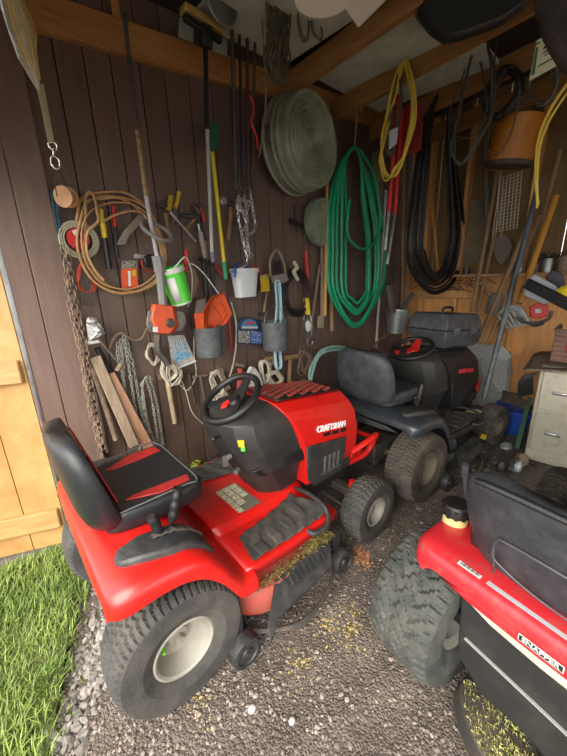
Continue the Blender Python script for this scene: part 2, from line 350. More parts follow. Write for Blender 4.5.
me.slab([p+V((0, 0, .006)) for p in pts], (0, 0, -.02)); struct(me.build('trim_13', mat('soil under grass', (.07, .10, .025), .95, 0, (.12, .13, .04), 20)))
# ================================================================ mowers
def tyre(R, W_, rr, N=46, style=0, hi=True, depth=.009):
    m = MB(); na = N*6 if hi else 48; prof = []
    prof += [(rr*.98, -.36*W_), (rr+.01, -.41*W_), (rr+(R-rr)*.35, -.495*W_), (rr+(R-rr)*.62, -.5*W_), (R*.91, -.475*W_)]
    nt_ = 25 if hi else 7
    tr = [(-.44+.88*i/(nt_-1)) for i in range(nt_)]
    vs = []; fs = []
    L_ = [(r, y, 0) for r, y in prof]+[(R-.014*abs(t/.44)**3, t*W_, 1) for t in tr]+[(r, -y, 0) for r, y in prof[::-1]]
    for i in range(na):
        th = i/na
        for (r, y, k) in L_:
            if k and hi:
                u = y/W_; tri = abs(((u*5.0) % 1)-.5)*2
                if abs(u) > .33: g = 1 if ((th*N*(1 if style == 0 else 1.0)) % 1) < .3 else 0
                else:
                    g = 1 if ((th*N+.55*tri) % 1) < .28 else 0
                    if style == 1: g = 1 if ((th*N*.75+.8*(abs(((u*3.2) % 1)-.5)*2)) % 1) < .2 or abs(((u*3.2+.25) % 1)-.5) < .05 and ((th*N*.75) % 1) > .45 else 0
                r = r-depth*g
            vs.append((r*cos(2*pi*th), y, r*sin(2*pi*th)))
    q = len(L_)
    for i in range(na):
        for j in range(q-1): fs.append((i*q+j, i*q+j+1, ((i+1) % na)*q+j+1, ((i+1) % na)*q+j))
    return m.add(vs, fs)
def rim(W_, rr, out=-1):    # axis y, dish opens towards out
    m = MB(); o = out*.40*W_; M = Matrix.Rotation(-pi/2*out, 4, 'X') if 0 else Matrix(((1, 0, 0, 0), (0, 0, out, 0), (0, 1, 0, 0), (0, 0, 0, 1)))
    h = .40*W_
    prof = [(rr+.006, h-.012), (rr+.008, h), (rr, h+.003), (rr-.008, h-.004), (rr-.014, h-.03), (rr-.03, h-.075), (rr*.55, h-.085), (rr*.38, h-.078), (rr*.34, h-.06), (rr*.15, h-.056), (.001, h-.056)]
    m.lathe(prof, M, 40); return m.lathe([(rr+.006, -h), (rr-.02, -h+.02), (rr-.03, h-.08)], M, 40)
def wheel(root, name, x, y, R, W_, rr, out, rub, rimm, N=46, style=0, hi=True, steer=0, depth=.009, capc=None):
    t = tyre(R, W_, rr, N, style, hi, depth).build(name, rub, root, world=False, ang=20); t.location = (x, y, R-.012); t.rotation_euler = (0, 0, steer)
    r = rim(W_, rr, out).build('rim', rimm, t, world=False)
    c = MB().cyl((0, out*W_*.08, 0), (0, out*W_*.24, 0), .02, .017, 16).build('hub_cap', rimm, t, world=False)
    v = MB().cyl((-rr*.55, out*W_*.12, 0), (-rr*.6, out*W_*.24, .0), .007, .006, 8).build('valve', capc or BLK, t, world=False)
    return t
def superloft(secs, p=4.5, n=28):
    out = []
    for (x, w, z0, z1, *yy) in secs:
        yc = yy[0] if yy else 0; q = []
        for i in range(n+1):
            a = pi*i/n; cx, sx = cos(a), sin(a)
            q.append((x, yc+w*(abs(cx)**(2/p))*(1 if cx >= 0 else -1), z0+(z1-z0)*abs(sx)**(2/p)))
        out.append(q)
    return out
def fendersurf(y0, xs, top, wid, skirt, rnd=.05):
    # xs stations; top(x) height; wid(x) half width; skirt(x) lower edge height on the sides
    m = MB(); secs = []
    for x in xs:
        T_, w_, s_ = top(x), wid(x), skirt(x); q = []
        pr = [(w_, s_), (w_, (s_+T_-rnd)/2), (w_, T_-rnd), (w_-rnd*.12, T_-rnd*.5), (w_-rnd*.5, T_-rnd*.12), (w_-rnd, T_), (w_-rnd*2.2, T_+.002), (.08, T_+.004)]
        for yy, zz in pr: q.append((x, y0-yy, zz))
        for yy, zz in pr[::-1]: q.append((x, y0+yy, zz))
        secs.append(q)
    return m.loft(secs, closed=False)
def interp(tab):
    X = [a for a, b in tab]; Y = [b for a, b in tab]
    return lambda x: float(np.interp(x, X, Y))
def steering(root, x, z, r=.18, tilt=32, hubm=RVIN):
    M = Matrix.Translation((x, 0, z)) @ Matrix.Rotation(RA(-tilt), 4, 'Y')
    ring = [M @ V((r*cos(a), r*sin(a), 0)) for a in [2*pi*i/48 for i in range(48)]]
    m = MB().tube(ring, .0175, 12, closed=True)
    m2_ = m if hubm is not REDP else MB()
    for a in (RA(8), RA(128), RA(232)):
        m2_.loft([[M @ V((cos(a)*d-sin(a)*w_*s1, sin(a)*d+cos(a)*w_*s1, zz+s2*.007)) for s1, s2 in ((-1, -1), (1, -1), (1, 1), (-1, 1))] for d, w_, zz in ((.02, .045, -.03), (.09, .028, -.022), (r, .022, 0))])
    s_ = m.build('steering_wheel', BLK, root, world=False, bev=.002)
    if m2_ is not m: m2_.build('spokes', REDP, s_, world=False)
    h = MB().lathe([(.001, .006), (.03, .004), (.04, -.008), (.045, -.03), (.001, -.04)], M @ Matrix.Translation((0, 0, -.01)), 28).build('hub_cap', BLK if hubm is RVIN else hubm, s_, world=False)
    if hubm is not BLK: MB().slab([M @ V((cos(a)*q_, sin(a)*q_, .002)) for q_, a in ((.02, 2.6), (.055, 2.75), (.075, 3.14), (.055, 3.53), (.02, 3.7))], M.to_3x3() @ V((0, 0, -.012))).build('hub_wedge', REDP, s_, world=False, bev=.003)
    MB().cyl(M @ V((0, 0, -.03)), M @ V((.0, 0, -.2)), .03, .045, 16).build('steering_column', BLK, root, world=False)
    return s_
def seat1(root, x0=.13, z0=.63, main=VINYL, ins=RVIN):
    m = MB(); secs = []
    def sec(x, w, zb, zt_, k=.3):
        q = []; n = 20
        for i in range(n):
            a = 2*pi*i/n; cx, sx = cos(a), sin(a); y = w*abs(cx)**.35*(1 if cx > 0 else -1); zc = (zb+zt_)/2; h = (zt_-zb)/2
            z = zc+h*abs(sx)**.5*(1 if sx > 0 else -1)
            if sx > 0: z += .025*(abs(y)/w)**3
            q.append((x, y, z))
        return q
    for x, w, a, b in ((-.20, .19, .01, .06), (-.17, .22, -.005, .085), (-.05, .235, -.01, .085), (.08, .24, -.012, .085), (.15, .235, -.01, .09), (.19, .22, .0, .085), (.205, .19, .02, .065)):
        secs.append([(x0+p[0], p[1], z0+p[2]) for p in sec(x, w, a, b)])
    c = m.loft(secs).build('seat_cushion', main, root, world=False, sub=1, ang=60)
    # back: loft along height, leaning rearwards
    m = MB(); secs = []
    for h, w, th in ((-.02, .205, .10), (.04, .235, .11), (.14, .245, .10), (.24, .24, .085), (.30, .225, .075), (.345, .19, .06), (.368, .13, .04)):
        xc = x0-.20-h*.20; q = []
        n = 20
        for i in range(n):
            a = 2*pi*i/n; cx, sx = cos(a), sin(a); y = w*abs(cx)**.4*(1 if cx > 0 else -1)
            xx = xc+th/2*abs(sx)**.55*(1 if sx > 0 else -1)+.045*(abs(y)/w)**2.5
            q.append((xx, y, z0+.03+h))
        secs.append(q)
    bk = m.loft(secs).build('seat_back', main, root, world=False, sub=1, ang=60)
    if ins:
        for s_ in (-1, 1):
            m = MB(); ya, yb = s_*.135, s_*.20
            m.slab([(x0+.16, ya*1.05, z0+.089), (x0-.07, ya*.95, z0+.087), (x0-.10, yb*.72, z0+.088), (x0+.02, yb, z0+.094), (x0+.145, yb, z0+.096)], (0, 0, .006))
            i_ = m.build('seat_insert', ins, root, world=False, bev=.003); i_['label'] = 'red vinyl wedge on black seat'
            xr = lambda h: x0-.20-h*.20+.048
            m = MB().slab([(xr(.06)+.028, ya*1.02, z0+.09), (xr(.29)+.016, ya*.95, z0+.32), (xr(.30)+.018, yb*.82, z0+.33), (xr(.10)+.034, yb*.98, z0+.13)], (.007, 0, 0))
            i_ = m.build('seat_insert', ins, root, world=False, bev=.003); i_['label'] = 'red vinyl wedge on black seat'
        # stitched piping around the cushion and back
        pp = smooth([(x0-.16, .215, z0+.095), (x0+.1, .232, z0+.108), (x0+.17, .215, z0+.1), (x0+.185, 0, z0+.085), (x0+.17, -.215, z0+.1), (x0+.1, -.232, z0+.108), (x0-.16, -.215, z0+.095)], 8)
        MB().tube(pp, .003, 6).build('piping', mat('grey piping', (.10, .10, .105), .6), c, world=False)
    # spring mount
    m = MB()
    for s_ in (-.12, .12): m.tube([(x0-.12+.03*cos(t/10*6.28*1), s_+.03*sin(t/10*6.28), z0-.07+t*.0018) for t in range(0, 42)], .005, 6)
    m.box((x0-.14, -.14, z0-.012), (x0+.2, .14, z0-.002)); m.build('seat_spring', STEEL, root, world=False)
    return c
def craftsman(loc, rz, label, red=True):
    body = RED if red else DUST
    t = E('riding_mower', loc, label, 'riding mower', rz)
    tm = RUB if red else RUBM; fb = body if red else mat('slate fender plastic', (.025, .030, .036), .32, 0, (.06, .06, .06), 7, .5, .75); rm = RIM if red else mat('muddy rim', (.20, .165, .12), .8, 0, (.13, .105, .075), 10)
    lime = mat('lime cap', (.15, .65, .02), .4)
    for s_ in (-1, 1):
        wheel(t, 'rear_wheel', .015, s_*.375, .252, .215, .112, s_, tm, rm, 56, 0, True, 0, .009, lime if red and s_ < 0 else None)
        wheel(t, 'front_wheel', 1.22, s_*.40, .192, .15, .082, s_, tm, rm, 34, 0, True, 0 if red else RA(-6), .006)
    # frame, axle, engine and transmission
    MB().box((-.15, -.14, .22), (1.38, -.11, .34)).box((-.15, .11, .22), (1.38, .14, .34)).box((-.1, -.11, .24), (.9, .11, .26)).box((1.3, -.14, .24), (1.40, .14, .34)).build('frame', DSTEEL if not red else DUST, t, world=False, bev=.004)
    MB().cyl((0, -.30, .25), (0, .30, .25), .028, n=12).box((-.1, -.12, .16), (.1, .12, .34)).build('rear_axle', DSTEEL, t, world=False, bev=.01)
    MB().box((1.19, -.33, .20), (1.25, .33, .25)).cyl((1.22, -.36, .16), (1.22, -.36, .30), .018).cyl((1.22, .36, .16), (1.22, .36, .30), .018).cyl((1.12, -.33, .19), (1.12, .33, .19), .01).build('front_axle', DSTEEL, t, world=False, bev=.004)
    MB().box((.86, -.15, .34), (1.28, .15, .50)).lathe([(.13, 0), (.15, .03), (.15, .16), (.11, .19), (.03, .20), (.001, .2)], Matrix.Translation((1.05, 0, .50)), 24).cyl((1.1, -.18, .4), (1.26, -.18, .4), .05).build('engine', DUST, t, world=False, bev=.01)
    # fender and tunnel
    top = interp([(-.20, .57), (-.19, .61), (-.14, .635), (-.05, .645), (.08, .625), (.14, .59), (.19, .53), (.235, .45), (.28, .395), (.34, .385)])
    wid = interp([(-.20, .43), (-.18, .465), (-.13, .485), (.1, .492), (.45, .492)])
    skl = interp([(-.20, .535), (-.17, .54), (-.12, .548), (-.05, .56), (.05, .55), (.12, .51), (.18, .44), (.235, .34), (.26, .30), (.45, .30)])
    xs_ = [-.20, -.196, -.19, -.175, -.155, -.13, -.08, -.02, .04, .08, .11, .14, .165, .19, .215, .235, .26, .28, .31, .34]
    fm = fendersurf(0, xs_, top, wid, skl)
    fm.slab([(-.20, -.42, .51), (-.20, .42, .51), (-.20, .42, .57), (-.20, -.42, .57)], (.006, 0, 0))
    fe = fm.build('rear_fender', fb, t, world=False, solid=.006, sub=1, ang=50)
    # side consoles with lever slots
    for s_ in (-1, 1):
        m = MB(); q = []
        pl = [(-.17, .30), (-.14, .275), (.10, .285), (.15, .31), (.165, .40), (.14, .425), (-.02, .43), (-.14, .40), (-.175, .36)]
        ztop = lambda x: top(x)+.012
        yi = interp([(-.13, .315), (-.10, .285), (.12, .285), (.19, .31)]); yo = interp([(-.13, .36), (-.10, .40), (.02, .435), (.19, .43)])
        m.loft([[(x, s_*yi(x), top(x)-.02), (x, s_*(yi(x)+.008), top(x)+h_), (x, s_*(yo(x)-.012), top(x)+h_-.004), (x, s_*yo(x), top(x)-.035)] for x, h_ in ((-.13, .012), (-.11, .024), (-.04, .026), (.03, .027), (.08, .028), (.12, .03), (.16, .032), (.19, .02))]); c = m.build('console', DCH if red else DUST, t, world=False, bev=.008)
        m = MB(); pts = [(-.0+.015*i, s_*.345, top(-.0+.015*i)+.030+.005*(i % 2)) for i in range(13)]
        m.tube(pts, .006, 6); m.tube([(p[0], p[1]+.016, p[2]-.003) for p in pts], .006, 6); m.build('lever_slot', DSTEEL if red else BLK, c, world=False)
    m = MB().cyl((.03, -.34, .60), (.03, -.335, .69), .009).tube(smooth([(.03, -.335, .655), (.025, -.33, .68), (.02, -.325, .71), (.01, -.325, .74)], 3), [.012, .013, .015, .017, .018, .019, .019, .02, .019, .015], 12).build('lever', BLK, t, world=False)
    m = MB().cyl((.07, -.30, .60), (.10, -.30, .72), .008); M_ = [V((.09+.01*i/14*4, -.30, .665+.125*i/14)) for i in range(15)]
    m.tube(M_, [.016+.003*((i // 2) % 2) for i in range(15)], 12); m.build('deck_lift_lever', BLK, t, world=False)
    seat1(t, .075, .635 if red else .64, VINYL if red else SVIN, RVIN if red else None)
    MB().box((-.05, -.15, .60), (.24, .15, .63)).build('seat_base', body if red else DUST, t, world=False, bev=.02)
    # foot area
    m = MB(); secs = []
    for x, zc in ((.30, .395), (.36, .385), (.55, .372), (.75, .372), (.86, .385)):
        secs.append([(x, -.458, zc-.045), (x, -.458, zc-.006), (x, -.45, zc), (x, -.21, zc), (x, -.185, zc+.026), (x, -.17, zc+.032), (x, .17, zc+.032), (x, .185, zc+.026), (x, .21, zc), (x, .45, zc), (x, .458, zc-.006), (x, .458, zc-.045)])
    m.loft(secs, closed=False); m.build('footrest', body, t, world=False, solid=.005, ang=30)
    for s_ in (-1, 1):
        nx, nyy = 60, 18; vs_ = []; fs_ = []
        for i in range(nx):
            u = i/(nx-1)
            for j in range(nyy):
                v_ = j/(nyy-1); x0_ = .385-.03*v_; x1_ = .775+.06*min(1, v_*1.6)-.04*max(0, v_-.6)
                x = x0_+(x1_-x0_)*u; y = (.275-.075*u)*(1-v_)+.432*v_
                zc = float(np.interp(x, [.30, .36, .55, .75, .86], [.395, .385, .372, .372, .385]))+.006+(.024*max(0, (.225-y)/.05) if y < .225 else 0)
                zc += .006*(1 if sin((x*1.0+y*.6)*78+1.8*sin(y*30+x*9)) > -.1 else 0); vs_.append((x, s_*y, zc))
        for i in range(nx-1):
            for j in range(nyy-1): fs_.append((i*nyy+j, i*nyy+j+1, (i+1)*nyy+j+1, (i+1)*nyy+j))
        MB().add(vs_, fs_).build('foot_pad', PAD, t, world=False, solid=.004)
        MB().tube(smooth([(.82, s_*.20, .405), (.81, s_*.32, .43), (.80, s_*.42, .425), (.785, s_*.465, .40), (.74, s_*.495, .38), (.67, s_*.485, .375), (.655, s_*.455, .38)], 6), .012, 10).build('pedal', DCH, t, world=False)
    if red:
        lb = MB().box((.36, -.165, .4065), (.60, .08, .4090)).build('instruction_label', mat('dark label', (.13, .12, .09), .5), t, world=False)
        m = MB()
        for i in range(5):
            for j in range(5):
                if (i, j) in ((3, 0), (4, 0), (4, 1)): continue
                m.box((.367+i*.046, -.158+j*.047, .4090), (.406+i*.046, -.117+j*.047, .4098))
        m.build('pictogram', mat('label print', (.62, .60, .50), .5, 0, (.30, .27, .16), 95, .4, .52), lb, world=False)
    # dash tower: faceted, overhanging towards the seat
    dm = DUST; m = MB(); secs = []
    for z_, xa, xb, w_ in ((.36, .665, .86, .15), (.50, .60, .865, .18), (.56, .565, .865, .20), (.60, .535, .865, .225), (.72, .485, .85, .232), (.80, .455, .80, .225), (.87, .455, .765, .20), (.905, .50, .74, .165), (.925, .56, .72, .12)):
        q = [(xb, -w_*.98, z_), (xb, w_*.98, z_), (xa+.10, w_, z_), (xa+.025, w_*.72, z_), (xa, w_*.45, z_), (xa, -w_*.45, z_), (xa+.025, -w_*.72, z_), (xa+.10, -w_, z_)]
        secs.append(q)
    m.loft(secs); db = m.build('dashboard', dm, t, world=False, bev=.006, ang=25)
    if not red: db.scale.x = .80
    MB().slab([(.60, -.185, .57), (.85, -.236, .585), (.86, -.236, .66), (.62, -.222, .64), (.545, -.19, .62)], (0, .02, 0)).build('lower_dash', BLK, t, world=False, bev=.004)
    lab = MB().slab([(.492, -.169, .775), (.510, -.189, .775), (.510, -.187, .808), (.488, -.167, .808)], (-.006, -.004, .0)).build('warning_label', YEL, t, world=False)
    MB().slab([(.500, -.175, .752), (.513, -.188, .752), (.513, -.188, .774), (.500, -.175, .774)], (-.006, -.004, .0)).build('warning_label', LIME, t, world=False)
    MB().cyl((.48, -.10, .70), (.455, -.103, .70), .014).box((.435, -.108, .66), (.46, -.098, .715)).build('ignition_key', STEEL, t, world=False)
    MB().tube([(.49, -.05, .80), (.44, -.07, .81), (.41, -.08, .81)], .006).ball((.41, -.08, .81), .014).build('throttle_lever', BLK, t, world=False)
    MB().cyl((.50, -.13, .63), (.475, -.145, .63), .013).build('headlight_knob', STEEL, t, world=False)
    steering(t, .57 if red else .47, .955 if red else .945, .155, 32 if red else 22, RVIN if red else REDP)
    # hood: creased sections, rear edge raked, nose falling away
    RP = [(.865, .238, .42), (.855, .242, .60), (.845, .242, .70), (.775, .236, .835), (.735, .215, .885), (.715, .165, .925), (.705, .0, .935)]
    FP = [(1.30, .200, .385), (1.335, .212, .50), (1.345, .208, .60), (1.33, .196, .72), (1.30, .175, .79), (1.265, .135, .850), (1.26, .0, .862)]
    def hsec(u, k=1.0, dx=0, dz=0):
        q = []
        for a_, b_ in zip(RP, FP):
            x = a_[0]+(b_[0]-a_[0])*u; w_ = (a_[1]+(b_[1]-a_[1])*u**1.6)*k; z_ = a_[2]+(b_[2]-a_[2])*u; q.append((x+dx, w_, z_+dz))
        return [(x, -w_, z_) for x, w_, z_ in q]+[(x, w_, z_) for x, w_, z_ in q[:-1][::-1]]
    hood = MB().loft([hsec(u) for u in (0, .15, .35, .6, .85, 1)]+[[(x+.035, y*.86, .62+(z_-.62)*.86) for x, y, z_ in hsec(1)], [(x+.045, y*.5, .60+(z_-.60)*.5) for x, y, z_ in hsec(1)]]).build('hood', body if red else BLK, t, world=False, ang=18, bev=.004)
    if not red: hood.scale.x = 1.22; hood.location.x = -.35
    side = lambda u, v_, s_: (RP[2][0]+(FP[2][0]-RP[2][0])*u-.06*v_, s_*((RP[2][1]+(FP[2][1]-RP[2][1])*u**1.6)-.006*v_+.001), (RP[2][2]+(FP[2][2]-RP[2][2])*u)+v_*.13)
    for s_ in (-1, 1):
        P_ = lambda u, z0, z1: (RP[1][0]+(FP[1][0]-RP[1][0])*u, s_*((RP[1][1]+(FP[1][1]-RP[1][1])*u**1.6)+.002), z0+(z1-z0)*u)
        m = MB(); m.slab([P_(.0, .665, .58), P_(.2, .665, .58), P_(.5, .665, .575), P_(.74, .665, .575), P_(.70, .44, .46), P_(.62, .40, .385), P_(.12, .40, .385), P_(.02, .46, .40)], (0, s_*.010, 0))
        sp_ = m.build('side_panel', DCH if red else BLK, t, world=False, bev=.004)
        if not red: sp_.scale.x = 1.22; sp_.location.x = -.35
        m = MB()
        for i in range(4):
            a_ = P_(.28+.085*i, .47, .43); m.slab([a_, (a_[0]+.012, a_[1], a_[2]), (a_[0]+.022, a_[1], a_[2]+.09), (a_[0]+.010, a_[1], a_[2]+.09)], (0, s_*.015, 0))
        a_, b_ = P_(.24, .46, .42), P_(.60, .46, .42); m.bar((a_[0], a_[1]+s_*.012, a_[2]), (b_[0], b_[1]+s_*.012, b_[2]), .008, .008); m.build('side_vent', STEEL if red else BLK, sp_, world=False)
        m = MB()
        for i in range(3):
            a_, b_ = side(.30+.16*i, .02, s_), side(.43+.16*i, .02, s_); m.slab([a_, b_, (b_[0], b_[1], b_[2]+.022), (a_[0]+.01, a_[1], a_[2]+.016)], (0, s_*.003, 0))
        m.build('hood_vent', BLK, hood, world=False)
    lt = mat('white lettering', (.85, .85, .85), .5) if red else mat('red lettering', (.55, .03, .04), .5)
    for s_ in (-1, 1):
        c_ = V(side(.52, .42, s_)); d_ = (V(side(.8, .42, s_))-V(side(.25, .42, s_))).normalized()*(1 if s_ < 0 else -1); u_ = (V(side(.52, .8, s_))-V(side(.52, .1, s_))).normalized(); n_ = d_.cross(u_).normalized(); u_ = n_.cross(d_)
        M_ = Matrix((d_, u_, n_)).transposed().to_4x4(); M_.translation = c_+n_*.002
        text('CRAFTSMAN', .050, lt, 'lettering', hood, M_, .0025, .95)
    # grille on top of the hood
    def htop(u, y): a_, b_ = RP[6], FP[6]; x = a_[0]+(b_[0]-a_[0])*u; return (x+.02*abs(y)/.15, y, a_[2]+(b_[2]-a_[2])*u+.003-.011*(abs(y)/.16)**2)
    g = MB().loft([[htop(.04+.92*i/11, y_) for y_ in np.linspace(-.15+.02*i/11, .15-.02*i/11, 9)] for i in range(12)], closed=False).build('top_grille', BLK, hood, world=False, solid=-.006)
    m = MB()
    for i in range(10):
        for j in range(6):
            a_ = V(htop(.09+.085*i, (-.105+j*.042+(.01 if i % 2 else -.01))))+V((0, 0, .006)); m.slab([a_+V((-.016, -.015, 0)), a_+V((.012, -.013, 0)), a_+V((.016, .015, 0)), a_+V((-.012, .013, 0))], (0, 0, .004))
    m.build('grille_mesh', REDD if red else DUST, g, world=False)
    # nose, lower red body and bumper
    MB().loft([[(1.15, -.215, .37), (1.15, .215, .37), (1.15, .215, .47), (1.15, -.215, .47)], [(1.36, -.195, .37), (1.36, .195, .37), (1.36, .195, .52), (1.36, -.195, .52)], [(1.385, -.16, .38), (1.385, .16, .38), (1.385, .16, .50), (1.385, -.16, .50)]]).build('nose', body if red else DUST, t, world=False, bev=.02)
    if red:
        M_ = Matrix.Translation((1.27, -.2065, .425)) @ Matrix.Rotation(RA(5), 4, 'Z') @ Matrix.Rotation(pi/2, 4, 'X'); text('T1500', .030, lt, 'model_number', t, M_, .001)
    else:
        MB().slab([(1.20, -.228, .50), (1.32, -.215, .55), (1.33, -.213, .47), (1.26, -.222, .43)], (0, -.008, 0)).build('side_emblem', REDP, t, world=False)
    MB().box((1.375, -.10, .56), (1.395, .10, .68)).build('headlight', PALE, t, world=False, bev=.01)
    if red:
        m = MB()
        for s_ in (-1, 1):
            m.tube(smooth([(1.30, s_*.20, .44), (1.42, s_*.24, .49), (1.52, s_*.235, .50), (1.56, s_*.20, .46), (1.54, s_*.18, .38), (1.47, s_*.17, .34), (1.34, s_*.14, .32)], 6), .020, 10)
            m.tube([(1.38, s_*.22, .46), (1.42, s_*.15, .33)], .014, 8)
        m.tube([(1.555, -.20, .45), (1.555, .20, .45)], .017, 10); m.build('front_bumper', RED, t, world=False)
        MB().cyl((1.19, -.30, .33), (1.19, -.30, .24), .02, .026).build('steering_arm', RED, t, world=False)
    # cutting deck
    dk = REDD if red else DUST
    cx, cy = .54, -.02
    def rr_(a, k=1.0):
        c, s__ = cos(a), sin(a); return (cx+k*.32*abs(c)**.8*(1 if c > 0 else -1), cy+k*.45*abs(s__)**.7*(1 if s__ > 0 else -1))
    m = MB(); secs = []
    for k, z_ in ((1.0, .085), (1.02, .10), (1.0, .17), (.96, .20), (.80, .215), (.5, .235), (.12, .24)):
        secs.append([(*rr_(2*pi*i/40, k), z_) for i in range(40)])
    m.loft(secs, caps=False); d_ = m.build('cutting_deck', dk, t, world=False, solid=-.004, ang=40)
    # discharge chute
    m = MB(); m.slab([(.46, -.435, .20), (.80, -.425, .21), (.80, -.47, .195), (.74, -.535, .16), (.40, -.535, .125), (.31, -.58, .09), (.33, -.54, .12)], (0, 0, .012)); ch = m.build('discharge_chute', DCH, t, world=False, bev=.004)
    m = MB()
    for i in range(9): m.bar((.50+.031*i, -.438, .217), (.485+.031*i, -.50, .19), .009, .010)
    m.build('chute_rib', DCH, ch, world=False)
    m = MB().tube(smooth([(.30, -.46, .07), (.36, -.50, .055), (.48, -.565, .05), (.62, -.565, .05), (.74, -.53, .06), (.80, -.47, .08), (.82, -.42, .11)], 6), .011, 8); m.build('chute_hoop', DSTEEL, ch, world=False)
    for x, y in ((.235, -.50), (.885, -.475)):
        w_ = MB(); w_.lathe([(.001, -.028), (.022, -.03), (.025, -.022), (.045, -.024), (.05, -.03), (.065, -.028), (.068, -.015), (.068, .015), (.065, .028), (.05, .03), (.045, .024), (.025, .022), (.022, .03), (.001, .028)], Matrix.Translation((x, y, .066)) @ Matrix.Rotation(pi/2, 4, 'X'), 32)
        gw = w_.build('gauge_wheel', DCH, t, world=False); MB().box((x-.02, y+.03, .05), (x+.02, y+.045, .22)).cyl((x, y-.032, .066), (x, y+.04, .066), .01).build('bracket', DCH, gw, world=False)
    # clippings on the deck
    m = MB()
    for i in range(1300 if red else 0):
        if i % 3: a_ = random.uniform(.36, .86); b__ = random.gauss(-.425, .012); zz = .220
        else: a_ = random.gauss(.75, .05); b__ = random.gauss(-.395, .025); zz = .235
        an = random.random()*3.14; l_ = random.uniform(.003, .009); c, s__ = cos(an)*l_, sin(an)*l_
        m.add([(a_-c, b__-s__, zz), (a_+c, b__+s__, zz+random.uniform(0, .012)), (a_+c-s__*.2, b__+s__+c*.2, zz+.006), (a_-c-s__*.2, b__-s__+c*.2, zz+.004)], [(0, 1, 2, 3)])
    if red: g_ = m.build('clippings', LEAF, t, world=False); g_['kind'] = 'stuff'
    else:
        MB().slab([(.86, -.36, .372), (.97, -.40, .372), (.97, -.35, .382), (.86, -.31, .382)], (0, 0, .004)).build('warning_label', mat('label cream', (.55, .52, .25), .5, 0, (.3, .3, .1), 90), t, world=False)
        MB().slab([(.78, -.52, .222), (.86, -.50, .222), (.86, -.46, .226), (.78, -.48, .226)], (0, 0, .004)).build('warning_label', YEL, t, world=False)
    return t
craftsman((.34, 1.395, 0), RA(-2.5), 'red and black riding mower with red-striped seat, nearest the brown wall')
m2 = craftsman((2.12, 1.29, 0), RA(-5), 'dusty black riding mower with grey seat carrying the plastic case on its hood', False)
# tool case on the hood
def craftsman_case():
    t = E('tool_case', (0, 0, 0), 'charcoal plastic tool case with ribbed lid resting on black mower hood', 'tool case')
    t.parent = None
    c = W(405, 330, 1.0)
    t.location = (3.06, 1.21, .905); t.rotation_euler = (0, RA(5), RA(-8))
    m = MB().loft([[(-.23, -.15, 0), (.27, -.15, 0), (.27, .15, 0), (-.23, .15, 0)], [(-.25, -.17, .03), (.29, -.17, .03), (.29, .17, .03), (-.25, .17, .03)], [(-.26, -.175, .14), (.30, -.175, .14), (.30, .175, .14), (-.26, .175, .14)]])
    m.build('case_body', CHAR, t, world=False, bev=.008)
    m = MB().loft([[(-.265, -.18, .145), (.305, -.18, .145), (.305, .18, .145), (-.265, .18, .145)], [(-.265, -.18, .20), (.305, -.18, .20), (.305, .18, .20), (-.265, .18, .20)], [(-.235, -.15, .28), (.275, -.15, .28), (.275, .15, .28), (-.235, .15, .28)]])
    lid = m.build('case_lid', CHAR, t, world=False, bev=.01)
    for x in (-.12, .16):
        m = MB().box((x-.045, -.192, .10), (x+.045, -.176, .175))
        for i in range(4): m.box((x-.035+.02*i, -.197, .11), (x-.025+.02*i, -.190, .165))
        m.build('latch', CHAR, t, world=False, bev=.003)
    MB().tube(smooth([(-.05, 0, .28), (-.045, 0, .315), (.0, 0, .325), (.06, 0, .325), (.1, 0, .315), (.105, 0, .28)], 5), .011).build('carry_handle', BLK, t, world=False)
craftsman_case()
